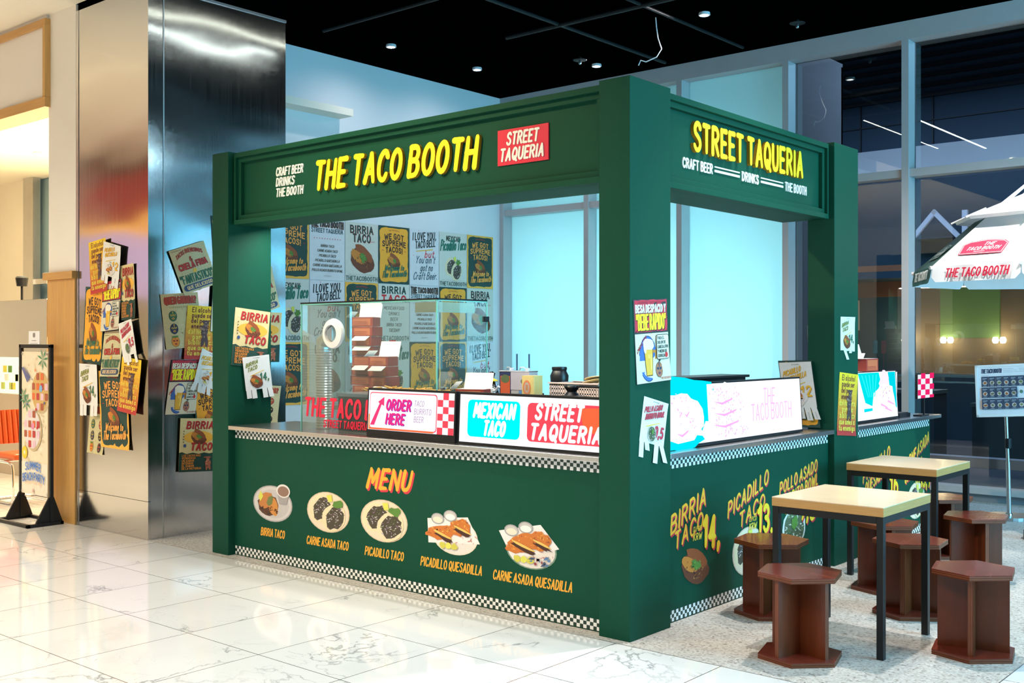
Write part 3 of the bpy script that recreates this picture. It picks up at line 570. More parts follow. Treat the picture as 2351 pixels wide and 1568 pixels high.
# ---- warm shop on the left
SY = -.05
st = MB(); st.box(-6.16, PXL - .04, SY, 1.0, 2.17, 4.46, 'column_white'); st.box(-6.15, PXL - .05, SY + .01, 1.0, 0, 2.10, 'column_white'); struct('wall_storefront', st)
ok = MB(); ok.box(-6.165, PXL - .04, SY - .012, .60, 0, 2.11, 'oak'); ok.box(-6.20, PXL - .035, SY - .04, .62, 2.11, 2.175, 'oak_x'); struct('trim_3', ok, bevel=.004)
hd = MB(); hd.box(-12, -6.16, SY - .02, .12, 3.72, 4.46, 'board_white'); struct('wall_header', hd)
hf = MB(); hf.box(-12, -6.13, SY - .05, .14, 4.36, 4.42, 'oak_x'); hf.box(-12, -6.13, SY - .05, .16, 3.64, 3.73, 'oak_x'); hf.box(-6.17, -6.128, SY - .053, .14, 3.731, 4.359, 'oak'); struct('trim_4', hf)
sc1 = MB(); sc1.box(-16, -6.16, .12, 3.5, 4.12, 4.2, 'cream_paint'); struct('ceiling_shop', sc1)
sw = MB(); sw.box(-16, -13.72, 3.4, 3.55, 0, 4.2, 'cream_paint'); sw.box(-13.0, -6.6, 3.4, 3.55, 0, 4.2, 'cream_paint'); sw.box(-13.72, -13.0, 3.4, 3.55, 0, .9, 'cream_paint'); struct('wall_shop_rear', sw)
sr = MB(); sr.box(-6.72, -6.6, 1.4, 3.5, 0, 4.2, 'cream_paint'); sr.box(-6.62, -6.16, .98, 1.3, 0, 4.2, 'cream_paint'); struct('wall_shop_right', sr)
wg = MB(); wg.box(-13.72, -13.40, 3.30, 3.42, .9, 4.12, 'tin_steel'); wg.box(-13.74, -13.0, 3.32, 3.40, 2.45, 2.53, 'tin_steel'); wg.box(-13.72, -13.0, 3.52, 3.54, .9, 4.12, 'window_film'); struct('window_30', wg)
area('shop_window_light', (-13.35, 4.1, 2.5), (90, 0, 0), .8, 3.0, 26, COOL)

# ---- street and building outside
gd = MB(); gd.box(-14, 12, 6.65, 16, -.2, .0, 'asphalt'); gd.box(-14, 12, 9.3, 9.5, 0, .12, 'grey_curb'); struct('ground_street', gd)
FY = 13.0
ob = thing('street_building', 'dark building across the street behind the right windows, with warm lit ground floor', 'building', (-2, FY, 0))
b = MB(); b.box(-10, 9, FY, FY + .3, 4.72, 8.0, 'facade_dark'); b.build('upper_wall', ob)
b = MB(); b.box(-10, 9, FY - .10, FY + .2, 4.33, 4.72, 'facade_pale'); b.build('band', ob)
b = MB(); b.box(-10, 9, FY - .02, FY + .3, 2.62, 4.33, 'facade_dark'); b.build('middle_wall', ob)
b = MB()
for k in range(9): b.box(-6, 9, FY - .08, FY - .03, 5.5 + .16 * k, 5.56 + .16 * k, 'black_metal')
b.build('louvre', ob)
b = MB()
for x in (-4.2, -3.0, -1.4, .3): b.box(x, x + .02, FY - .03, FY, 4.74, 5.5, 'black_metal')
b.box(-6, 9, FY - .03, FY, 5.12, 5.135, 'black_metal'); b.build('panel_joints', ob)
b = MB(); b.box(-7.0, -3.45, FY - .06, FY + .1, 2.30, 2.82, 'facade_brick'); b.build('brick_band', ob)
b = MB(); b.box(-3.4, 9, FY - .04, FY + .3, 1.05, 2.62, 'facade_warm'); b.box(-10, -3.4, FY - .01, FY + .3, 1.05, 2.62, 'facade_teal'); b.box(-10, 9, FY - .01, FY + .3, 0, 1.05, 'facade_dark'); b.build('ground_floor_wall', ob)
for x0, x1, z0, z1, mt in ((-2.85, -1.95, 1.62, 2.42, 'facade_lit_green'), (-1.35, -.7, 1.8, 2.5, 'facade_lit_green'), (-5.1, -4.7, 1.75, 2.25, 'facade_pale'), (-4.6, -4.2, 1.75, 2.25, 'facade_pale'), (-5.2, -4.4, 3.2, 4.0, 'facade_teal')):
    b = MB(); b.box(x0, x1, FY - .09, FY - .03, z0, z1, mt); p = b.build('window', ob)
b = MB(); b.box(-9, 9, FY - 1.0, FY, 2.55, 2.66, 'facade_dark'); b.build('canopy', ob)
sg = MB()
for a, c in (((-3.18, 3.22), (-2.85, 3.60)), ((-2.85, 3.60), (-2.50, 3.22))):
    d = (Vector((c[0] - a[0], 0, c[1] - a[1]))).normalized(); n = Vector((-d.z, 0, d.x)); m_ = Vector(((a[0] + c[0]) / 2, FY - .35, (a[1] + c[1]) / 2)); sg.obox(m_, d * (math.hypot(c[0] - a[0], c[1] - a[1]) / 2 + .03), Vector((0, .03, 0)), n * .035, 'sign_steel')
sg.box(-2.42, -2.34, FY - .38, FY - .32, 3.24, 3.60, 'sign_steel')
for x in (-2.0, -1.2): sg.box(x, x + .08, FY - .38, FY - .32, 3.24, 3.60, 'sign_steel')
sg.box(-3.3, 2, FY - .33, FY - .01, 3.19, 3.22, 'facade_dark'); sg.build('sign_letters', ob)
for x in (-3.36, -2.74, -1.95, -.9):
    lm = MB()
    for k in (-.05, .06): lm.lathe([(0, -.05), (.035, -.045), (.05, 0), (.035, .045), (0, .05)], (x + k, FY - .12, 1.585), 'lamp_warm', 14)
    lm.box(x - .05, x + .06, FY - .1, FY - .03, 1.57, 1.60, 'black_metal'); lm.build('wall_lamp', ob); point('wall_lamp_light', (x, FY - .35, 1.62), 5, (1, .72, .40), .08)
for x, wd, h, lab in ((-2.9, .9, .85, 'dark low cabinet on the pavement outside the right window, nearest the frame post'), (-1.5, 1.2, .7, 'dark wide planter box on the pavement outside, right of the low cabinet')):
    b = MB(); b.box(x, x + wd, 10.2, 10.7, 0, h, 'facade_dark'); b.box(x - .02, x + wd + .02, 10.18, 10.72, h, h + .05, 'facade_teal'); tag(b.build('street_cabinet', org=(x, 10.4, 0)), lab, 'cabinet')

# ================================================================== THE BOOTH
def add_polys(mb, polys, O, U, V, N, d0, d1, front, side=None):
    """lettering polygons as raised solid letters on a plane"""
    O, U, V, N = Vector(O), Vector(U), Vector(V), Vector(N)
    for i_, p in enumerate(polys):
        d2 = d1 + (i_ % 5) * .0003; n = len(p); a = [O + U * x + V * y + N * d0 for x, y in p]; b = [O + U * x + V * y + N * d2 for x, y in p]
        mb.face(b, front); mb.mesh(a + b, [(i, (i + 1) % n, n + (i + 1) % n, n + i) for i in range(n)], side or front)
XU, YU, ZU = Vector((1, 0, 0)), Vector((0, 1, 0)), Vector((0, 0, 1))
FN, SN = Vector((0, -1, 0)), Vector((1, 0, 0))           # outward normals: front faces -Y, side faces +X
kf = thing('booth_frame', 'green painted wooden booth frame of square posts and moulded sign beams', 'booth', (-1.8, .2, 0))
for nm, x0, x1, y0, y1, lab in (('post', -3.745, -3.545, 0, .385, None), ('post', -.2, 0, 0, .395, None), ('post', -.2, 0, 2.52, 2.925, None)):
    b = MB(); b.box(x0, x1, y0, y1, 0, 2.964, 'green_paint'); b.build(nm, kf, bevel=.004)
def beam(front):
    # recessed, stepped panel between outer frame strips: coordinates a along the beam, d depth from the face
    a0, a1 = (-3.545, -.2) if front else (.395, 2.52); z0, z1 = 2.428, 2.952; f = .035
    def bx(mb, u0, u1, d0, d1, w0, w1, mt='green_paint'):
        if front: mb.box(u0, u1, f + d0, f + d1, w0, w1, mt)
        else: mb.box(-f - d1, -f - d0, u0, u1, w0, w1, mt)
    b = MB(); e0 = a0 + (.02 if front else 0); e1 = a1 - (0 if front else .015)
    bx(b, a0, a1, .05, .36, z0, z1); s = .034
    bx(b, e0, e1, 0, .06, z1 - s, z1); bx(b, e0, e1, 0, .06, z0, z0 + s); bx(b, e0, e0 + .02, .0, .06, z0 + s, z1 - s); bx(b, e1 - .02, e1, .0, .06, z0 + s, z1 - s)
    o = b.build('sign_beam', kf, bevel=.002)
    b = MB(); i0, i1 = e0 + .02, e1 - .02; y0, y1 = z0 + s, z1 - s; m = .034
    bx(b, i0, i1, .022, .055, y1 - m, y1); bx(b, i0, i1, .022, .055, y0, y0 + m); bx(b, i0, i0 + .036, .022, .055, y0 + m, y1 - m); bx(b, i1 - .036, i1, .022, .055, y0 + m, y1 - m)
    b.build('moulding', o, bevel=.002); return o
bf, bs = beam(True), beam(False)
FD = .035 + .05
def sign(name, par, front, polys, d, mt, side=None):
    b = MB()
    if front: add_polys(b, polys, (0, FD, 0), XU, ZU, FN, 0, d, mt, side)
    else: add_polys(b, polys, (-FD, 0, 0), YU, ZU, SN, 0, d, mt, side)
    return b.build(name, par)
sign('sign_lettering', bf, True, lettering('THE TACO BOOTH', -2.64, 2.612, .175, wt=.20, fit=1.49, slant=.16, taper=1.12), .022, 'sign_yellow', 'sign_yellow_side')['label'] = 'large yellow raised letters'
cr = []
for t, z, wdt in (('CRAFT BEER', 2.748, .30), ('DRINKS', 2.675, .205), ('THE BOOTH', 2.60, .30)): cr += lettering(t, -3.085, z, .054, wt=.17, fit=wdt, slant=.14)
sign('small_lettering', bf, True, cr, .006, 'sign_white')['label'] = 'three lines of small white letters'
b = MB(); b.box(-.985, -.605, FD - .008, FD, 2.598, 2.805, 'red_sign'); rb = b.build('badge', bf); rb['label'] = 'red rectangular badge with white letters'
b = MB(); add_polys(b, lettering('STREET', -.915, 2.716, .066, wt=.20, fit=.235, slant=.16) + lettering('TAQUERIA', -.965, 2.625, .066, wt=.20, fit=.325, slant=.16), (0, FD - .008, 0), XU, ZU, FN, 0, .004, 'sign_white'); b.build('badge_lettering', rb)
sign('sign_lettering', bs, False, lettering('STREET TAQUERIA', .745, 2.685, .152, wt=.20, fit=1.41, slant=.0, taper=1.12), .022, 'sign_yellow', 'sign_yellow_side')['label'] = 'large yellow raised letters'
s2 = lettering('CRAFT BEER', .65, 2.572, .052, wt=.19, fit=.335) + lettering('DRINKS', 1.345, 2.572, .052, wt=.19, fit=.215) + lettering('THE BOOTH', 1.93, 2.572, .052, wt=.19, fit=.315)
for a0, a1 in ((1.01, 1.315), (1.59, 1.90)):
    for z, h in ((2.584, .014), (2.612, .007)): s2.append([(a0, z), (a1, z), (a1, z + h), (a0, z + h)])
sign('small_lettering', bs, False, s2, .006, 'sign_white')['label'] = 'line of small white letters with double bars'

def checker(mb, O, U, n, z0, rows=3, c=.0228, hgt=.0205, start=0):
    O = Vector(O); N_ = U.cross(ZU)
    for r in range(rows):
        for k in range(n):
            if (r + k + start) % 2: continue
            a = O + U * (k * c) + ZU * (z0 + r * hgt) + N_ * .0012; mb.face([a, a + U * c, a + U * c + ZU * hgt, a + ZU * hgt], 'sign_white')
    e = O + U * (n * c) ; a = O + ZU * z0; top = z0 + rows * hgt
    mb.face([O + ZU * z0 + N_ * .0006, e + ZU * z0 + N_ * .0006, e + ZU * top + N_ * .0006, O + ZU * top + N_ * .0006], 'checker_dark')
P('checker_dark', (.014, .045, .032), .45, 0, .25, 40)
# ---- front counter
PYF, PXS = .058, -.047
fc = thing('front_counter', 'green front counter with MENU lettering and five dish pictures between checkered bands', 'counter', (-1.87, .2, 0))
b = MB(); b.box(-3.545, -.2, PYF, PYF + .03, .004, .93, 'green_paint'); b.box(-3.545, -.2, PYF + .004, PYF + .02, 0, .01, 'black_plastic'); b.build('panel', fc)
for z0 in (.008, .862):
    b = MB(); checker(b, (-3.538, PYF, 0), XU, 146, z0); b.build('checkered_band', fc)
def decal(name, par, art, O, U, V, label=None):
    b = MB(); art.put(b, O, U, V, .0008); o = b.build(name, par)
    if label: o['label'] = label
    return o
a = Art(); a.shadow('MENU', -2.105, .625, .118, ORG if 0 else (.90, .40, .03), (.62, .03, .06), .012, -.012, wt=.21, fit=.40, slant=.30, rise=.03, taper=1.15)
decal('menu_title', fc, a, (0, PYF, 0), XU, ZU, 'orange MENU lettering with red shadow')
for k, (x, z, s, wdt, t) in enumerate(((-3.095, .425, .46, .27, 'BIRRIA TACO'), (-2.49, .42, .42, .43, 'CARNE ASADA TACO'), (-1.94, .42, .43, .36, 'PICADILLO TACO'), (-1.33, .415, .47, .51, 'PICADILLO QUESADILLA'), (-.735, .41, .47, .58, 'CARNE ASADA QUESADILLA'))):
    a = Art()
    if k == 0: a.plate_taco(x, -.01, .45)
    elif k < 3: a.two(x, 0, .44, True, 4 + 5 * k)
    else: a.quesa(x, 0, s * .95, k - 3)
    decal('dish_picture', fc, a, (0, PYF, z), XU, ZU * .62, 'picture of ' + t.lower())
    a = Art(); a.text(t, x + (.0, -.01, .0, -.02, .02)[k], .183, .052, (.90, .40, .03), wt=.17, fit=wdt, align='c', slant=.16, rise=.012); decal('dish_caption', fc, a, (0, PYF, 0), XU, ZU)
# ---- side counter (between the corner post and the right post) and its continuation
def side_counter(name, label, y0, y1, items, n):
    t = thing(name, label, 'counter', (-.2, (y0 + y1) / 2, 0))
    b = MB(); b.box(PXS - .03, PXS, y0, y1, .004, .93, 'green_paint'); b.box(PXS - .02, PXS - .004, y0, y1, 0, .01, 'black_plastic')
    if y0 > 2.6: b.box(-.75, PXS - .03, y1 - .03, y1, .004, .93, 'green_paint')
    b.build('panel', t)
    for z0 in (.008, .862):
        b = MB(); checker(b, (PXS, y0 + .062, 0), YU, n, z0, start=1); b.build('checkered_band', t)
    for lines, price, food, pic, pr, kw in items:
        a = Art()
        for ln, ly, lz, lw_, lh, rs in lines: a.shadow(ln, ly, lz, lh, (.92, .50, .03), (.62, .03, .06), .008, -.010, wt=.17, fit=lw_, slant=.10, rise=rs, taper=1.1)
        (a.taco(pic[0], pic[1] / .75, pic[2]) if food == 't' else a.bowl(pic[0], pic[1] / .75, pic[2]) if food == 'b' else a.two(pic[0], pic[1] / .75, pic[2], True, 9))
        a.sh = [([(x_, y_ * .75) for x_, y_ in p_], c_, l_, f_) if l_ > 2 * len(lines) + .9 else (p_, c_, l_, f_) for p_, c_, l_, f_ in a.sh]
        a.shadow(price, pr[0], pr[1], pr[2], (.94, .60, .02), (.62, .03, .06), .010, -.012, wt=.20, fit=pr[3], slant=.05, rise=-.12, taper=1.15)
        a.text('(2.PCS)', kw[0], kw[1] + .05, .026, (.86, .62, .05), wt=.15, fit=.095, slant=.2); a.text('KRW', kw[0], kw[1], .036, (.86, .62, .05), wt=.18, fit=.095, slant=.2)
        decal('dish_advert', t, a, (PXS, 0, 0), YU, ZU, 'picture and price of ' + ' '.join(q[0] for q in lines).lower())
    return t
side_counter('side_counter', 'green side counter with BIRRIA TACO and PICADILLO TACO adverts behind the near table', .395, 2.52, [([('BIRRIA', .465, .495, .38, .098, .34), ('TACO', .505, .405, .31, .090, .29)], '14,', 't', (.73, .285, .34), (.81, .385, .165, .19), (.70, .43)),
 ([('PICADILLO', 1.105, .51, .52, .088, .31), ('TACO', 1.245, .43, .33, .085, .29)], '13.', 'p', (1.36, .275, .40), (1.47, .385, .155, .20), (1.36, .405)),
 ([('POLLO ASADO', 1.78, .575, .56, .075, .20), ('BURRITO BOWL', 1.80, .472, .55, .075, .22)], '9,5', 'b', (1.99, .335, .40), (2.06, .385, .13, .24), (1.86, .44))], 90)
side_counter('side_counter', 'green side counter beyond the right post, behind the far table and nearest the windows', 2.925, 4.52, [([('PICADILLO', 3.12, .52, .52, .085, .30), ('QUESADILLA', 3.16, .43, .46, .08, .29)], '16', 'p', (3.42, .27, .40), (3.62, .39, .15, .17), (3.48, .40)),
 ([('CARNE ASADA', 3.93, .52, .56, .085, .38), ('QUESADILLA', 3.95, .43, .38, .08, .29)], '15,9', 'p', (4.20, .27, .40), (4.28, .38, .14, .22), (4.17, .41))], 66)
# ---- steel worktop running along the front and side counters
ct = MB()
ct.box(-3.545, -.2, .0, .075, .925, .953, 'counter_steel'); ct.box(-3.545, -.2, .075, .62, .925, .953, 'counter_steel')
ct.box(-.55, 0, .396, 2.519, .925, .953, 'counter_steel'); ct.box(-.55, -.201, 2.519, 2.926, .925, .953, 'counter_steel'); ct.box(-.55, 0, 2.926, 4.66, .925, .953, 'counter_steel')
tag(ct.build('worktop', org=(-1.5, .3, .925), bevel=.002), 'thin polished steel worktop running round the booth counters under the screens', 'worktop')
# ---- screens standing on the worktop
def screen(name, label, O, U, wd, ht, art, bez=.012, bot=.012, tilt=0., thick=.04, frame='black_plastic', stand=True):
    """O bottom-left corner of the front face, U along the width; leans back by tilt"""
    O, U = Vector(O), Vector(U); N_ = U.cross(ZU); V = (ZU * math.cos(tilt) - N_ * math.sin(tilt)); Nn = U.cross(V)
    t = thing(name, label, 'screen', tuple(O + U * (wd / 2)))
    c = O + U * wd / 2 + V * ht / 2 - Nn * thick / 2
    b = MB(); b.obox(c, U * wd / 2, V * ht / 2, Nn * thick / 2, frame); b.build('casing', t, bevel=.002)
    b = MB(); q = O + U * bez + V * bot; art.put(b, q, U, V, .0006, eps=.00012); b.build('display', t)
    if stand:
        b = MB(); c = O + U * wd / 2 + V * ht * .45 - Nn * (thick + .02); b.obox(c, U * wd * .15, V * ht * .25, Nn * .02, frame)
        b.build('rear_housing', t)
    return t
WH = (.92, .96, 1.0)
a = Art(.95); W_, H_ = .77, .255
a.rect(0, 0, W_, H_, WH); a.rrect(.012, .008, .625, H_ - .012, .02, (.95, .08, .12)); a.rrect(.016, .014, .618, H_ - .018, .018, WH)
a.add([(.02, .03), (.06, .03), (.125, .165), (.148, .155), (.148, .215), (.09, .180), (.105, .172)], (.85, .05, .18)); a.rect(.005, .002, .60, .014, (1, .16, .06)); a.rect(.004, .002, .014, .10, (1, .28, .04))
a.shadow('ORDER', .165, .135, .062, (.90, .03, .22), (.25, .05, .42), .006, -.004, wt=.22, fit=.225, slant=.18); a.shadow('HERE', .165, .045, .062, (.90, .03, .22), (.25, .05, .42), .006, -.004, wt=.22, fit=.17, slant=.18)
for t_, z, ww in (('TACO', .165, .085), ('BURRITO', .115, .15), ('BEER', .065, .085)): a.text(t_, .425, z, .034, (.45, .25, .45), wt=.11, fit=ww, slant=.12)
for r in range(6):
    for k in range(3):
        if (r + k) % 2 == 0: a.add([(.63 + .047 * k, .0425 * r), (.677 + .047 * k, .0425 * r), (.677 + .047 * k, .0425 * (r + 1)), (.63 + .047 * k, .0425 * (r + 1))], (1, .07, .10), r + k == 0)
screen('counter_screen', 'lit white ORDER HERE screen with red arrow, left of the MEXICAN TACO screen', (-2.125, .075, .955), XU, .795, .315, a, .012, .045, .05, .03, stand=False)
a = Art(.95); W_, H_ = 1.07, .285
a.rect(0, 0, W_, H_, WH); a.rrect(.065, .035, .475, H_ - .03, .03, (0, .95, .90)); a.rrect(.53, .032, 1.068, H_ - .032, .03, (1, .07, .10))
a.add([(.94, .10), (1.068, .10), (1.068, .24), (.90, .235)], (1, .14, .05))
a.text('MEXICAN', .27, .155, .078, WH, wt=.25, fit=.32, align='c', slant=.18); a.text('TACO', .275, .052, .078, WH, wt=.25, fit=.165, align='c', slant=.18)
a.text('STREET', .585, .165, .080, WH, wt=.25, fit=.335, slant=.18); a.text('TAQUERIA', .55, .050, .080, WH, wt=.25, fit=.50, slant=.18)
screen('counter_screen', 'lit MEXICAN TACO and STREET TAQUERIA screen against the corner post', (-1.305, .075, .955), XU, 1.092, .315, a, .011, .014, .05, .03, stand=False)
def taco_ad(W_, H_):
    a = Art(.95); a.rect(0, 0, W_, H_, (.97, .97, 1)); PK = (.90, .42, .85); CY = (0, .72, .92)
    f = W_ / 1.80
    a.blob(.36 * f, H_ - .05, .34 * f, .10, CY, .25, 18, 4); a.blob(.50 * f, H_ - .13, .10 * f, .12, CY, .3, 14, 5); a.blob(.20 * f, .02, .26 * f, .045, CY, .25, 14, 6)
    a.rect(.55 * f, H_ * .06, .62 * f, H_ - .002, (.97, .97, 1)); a.blob(.22 * f, H_ - .17, .25 * f, .13, (.98, .97, 1), .12, 22, 7); a.blob(.80 * f, H_ - .10, .22 * f, .098, (.98, .97, 1), .10, 22, 8); a.blob(.24 * f, .15, .26 * f, .14, (.98, .97, 1), .06, 18, 12)
    for x, z, rx, rz, n, sd in ((.76, .30, .19, .06, 40, 1), (.80, .21, .20, .05, 34, 2), (.80, .12, .19, .035, 30, 3), (.84, .05, .2, .035, 40, 4), (.20, .24, .15, .07, 26, 5), (.30, .12, .12, .04, 14, 9)): a.specks(x * f, z * H_ / .36, rx * f, rz, n, .010, [PK, (.72, .60, .92), (.85, .50, .70), (.60, .62, .85)], sd)
    for x, z, l in ((.72, .225, .22), (.74, .155, .26), (.74, .085, .30), (.24, .06, .12), (.30, .17, .05)): a.add([(x * f - l * f * .5, z + .012), (x * f, z - .012), (x * f + l * f * .55, z + .014), (x * f + l * f * .6, z + .026), (x * f, z + .002)], PK)
    a.text('THE', 1.33 * f, H_ * .56, .10, (.90, .50, .90), wt=.09, fit=.16 * f, align='c', slant=.1); a.text('TACO BOOTH', 1.36 * f, H_ * .28, .10, (.90, .50, .90), wt=.09, fit=.56 * f, align='c', slant=.06); return a
screen('counter_screen', 'wide lit screen with overexposed taco photo between the corner and right posts', (-.085, .405, .957), YU, 1.80, .375, taco_ad(1.776, .345), .012, .018, .06)
a = Art(.95); W_, H_ = .96, .36
a.rect(0, 0, W_, H_, (.97, .97, 1)); a.add([(.22, .355), (.62, .355), (.66, .25), (.50, .20), (.46, .10), (.33, .13)], (0, .70, .74)); a.add([(.80, .355), (.95, .355), (.95, .06), (.90, .10), (.88, .24), (.82, .25)], (0, .62, .74)); a.add([(.30, .06), (.46, .065), (.46, .085), (.30, .085)], (0, .70, .80))
for k in range(5): a.add([(.28 + .07 * k, .34), (.30 + .07 * k, .34), (.40 + .03 * k, .17), (.385 + .03 * k, .17)], (.03, .82, .86), k == 0)
a.blob(.72, .27, .10, .10, (.95, .78, .92), .2, 14, 3); a.blob(.74, .14, .18, .13, (.99, .97, 1), .12, 18, 4); a.specks(.74, .20, .14, .06, 22, .012, [(.85, .45, .75), (.9, .7, .3), (.5, .3, .7)], 4)
for x, z in ((.62, .10), (.70, .07), (.76, .12)): a.add([(x, z), (x + .14, z - .03), (x + .13, z - .018), (x + .01, z + .016)], (.90, .45, .80))
screen('counter_screen', 'lit screen with a hand holding a taco, beyond the right post', (-.085, 2.94, .957), YU, .985, .385, a, .012, .018, .06)
a = Art(.85); a.rect(0, 0, .5, .34, (.95, .98, 1)); a.rect(0, .03, .5, .14, (.95, .03, .10)); a.blob(.22, .09, .07, .035, (1, .50, .05), .2, 12, 3); a.specks(.12, .25, .06, .05, 16, .02, [(.75, .35, .85)], 3)
screen('counter_screen', 'small lit white and red screen partly hidden behind the hand and taco screen', (-.33, 4.02, .955), YU, .50, .37, a, .01, .015, .0)
a = Art(.8); a.rect(0, 0, .34, .195, (.92, .92, 1))
for r in range(5):
    for k in range(4):
        if (r + k) % 2: a.add([(.10 * k - .03 if k else 0, .045 * r - .02 if r else 0), (.10 * k + .07, .045 * r - .02 if r else 0), (.10 * k + .07, .045 * r + .025), (.10 * k - .03 if k else 0, .045 * r + .025)], (.90, .02, .16))
screen('counter_screen', 'lit panel standing in for a red and white checkered reflection at the worktop end', (-.03, 4.19, 1.10), YU, .345, .20, a, .0025, .0025, 0, .02, stand=False)  # glowing panel painted in place of a reflection in glass
b = MB(); b.box(-.10, -.03, 4.28, 4.45, .953, .963, 'black_plastic'); b.box(-.047, -.037, 4.355, 4.375, .96, 1.11, 'black_plastic'); sb = b.build('foot', bpy.data.objects['counter_screen.005'])  # added foot that carries the reflection panel

# ---- glass display case on the front worktop
dc = thing('display_case', 'glass display case with red lettering standing on the front worktop behind the ORDER HERE screen', 'display case', (-2.2, .38, .953))
cx0, cx1, cy0, cy1, cz0, cz1 = -2.88, -1.55, .145, .612, .953, 1.838
for nm, q in (('front_pane', [(cx0, cy0, cz0), (cx1, cy0, cz0), (cx1, cy0, cz1), (cx0, cy0, cz1)]), ('side_pane', [(cx1, cy0, cz0), (cx1, cy1, cz0), (cx1, cy1, cz1), (cx1, cy0, cz1)]), ('side_pane', [(cx0, cy1, cz0), (cx0, cy0, cz0), (cx0, cy0, cz1), (cx0, cy1, cz1)]), ('top_pane', [(cx0, cy0, cz1), (cx1, cy0, cz1), (cx1, cy1, cz1), (cx0, cy1, cz1)])):
    b = MB(); b.face(q, 'case_glass'); b.build(nm, dc)
b = MB(); e = .004
for x in (cx0, cx1): b.box(x - e, x + e, cy0 - e, cy0 + e, cz0, cz1, 'glass_edge')
b.box(cx1 - e, cx1 + e, cy1 - e, cy1 + e, cz0, cz1, 'glass_edge')
b.box(cx0, cx1, cy0 - e, cy0 + e, cz1 - .012, cz1 - .004, 'glass_edge'); b.box(cx1 - e, cx1 + e, cy0, cy1, cz1 - .012, cz1 - .004, 'glass_edge'); b.box(cx0 - e, cx0 + e, cy0, cy1, cz1 - .012, cz1 - .004, 'glass_edge'); b.build('glass_edges', dc)
b = MB(); b.box(cx0 - .006, cx1 + .006, cy0 - .006, cy0 + .006, cz1 - .004, cz1 + .006, 'black_metal'); b.box(cx1 - .006, cx1 + .006, cy0, cy1, cz1 - .004, cz1 + .006, 'black_metal'); b.box(cx0 - .006, cx0 + .006, cy0, cy1, cz1 - .004, cz1 + .006, 'black_metal'); b.box(cx1 - .012, cx1 + .012, cy1 - .03, cy1 + .012, 1.70, 1.735, 'black_metal'); b.build('top_trim', dc)
b = MB(); add_polys(b, lettering('THE TACO BOOTH', -2.845, 1.058, .115, wt=.20, fit=1.03, slant=.12), (0, cy0 - .002, 0), XU, ZU, FN, 0, .001, 'red_sign'); add_polys(b, lettering('STREET TAQUERIA', -2.64, .985, .045, wt=.22, fit=.46, slant=.10), (0, cy0 - .002, 0), XU, ZU, FN, 0, .001, 'red_sign'); b.build('glass_lettering', dc)['label'] = 'red lettering on the glass'
b = MB(); b.lathe([(.060, -.03), (.098, -.016), (.104, 0), (.098, .016), (.062, .02), (.060, -.03)], (-2.535, cy0 + .0, 1.625), 'frame_white', 36, 'y'); b.build('ring', dc, smooth=True)['label'] = 'white round air opening'
b = MB(); b.box(-1.75, -1.55 - .008, cy0 + .006, cy0 + .009, 1.755, 1.82, ink((.78, .84, .66))); b.box(-1.558, -1.555, cy0 + .01, .50, 1.755, 1.82, ink((.78, .84, .66))); b.build('label_strip', dc)
# ridged duct inside
du = MB(); prof = []
for i in range(60): z = .955 + i * .0095; prof.append((.052 + (.006 if i % 2 else 0), z))
du.lathe(prof, (-2.80, .28, 0), 'duct', 22)
du.tube([(-2.80, .28, 1.51), (-2.79, .275, 1.57), (-2.70, .26, 1.61), (-2.62, .215, 1.625), (-2.54, .165, 1.625)], .056, 'duct', 18); tag(du.build('flexible_duct', org=(-2.80, .28, .953), smooth=True), 'silver ridged flexible air duct rising inside the glass display case', 'duct')
fw_ = thing('food_warmer', 'dark steel food warmer tray of fries inside the glass display case', 'food warmer', (-2.2, .40, .953))
b = MB(); b.box(-2.60, -1.72, .24, .56, .953, 1.19, 'black_metal'); b.box(-2.61, -1.71, .23, .57, 1.19, 1.215, 'tin_steel'); b.build('body', fw_, bevel=.004)
b = MB(); q = random.Random(5)
for i in range(90):
    c = (q.uniform(-2.4, -1.8), q.uniform(.28, .52), 1.225 + q.uniform(-.01, .03)); an = q.uniform(0, 3.1); d = Vector((math.cos(an), math.sin(an), q.uniform(-.3, .3))).normalized(); n = d.orthogonal().normalized(); b.obox(c, d * .03, n * .005, d.cross(n) * .005, 'fry')
o = b.build('fries', fw_); o['kind'] = 'stuff'
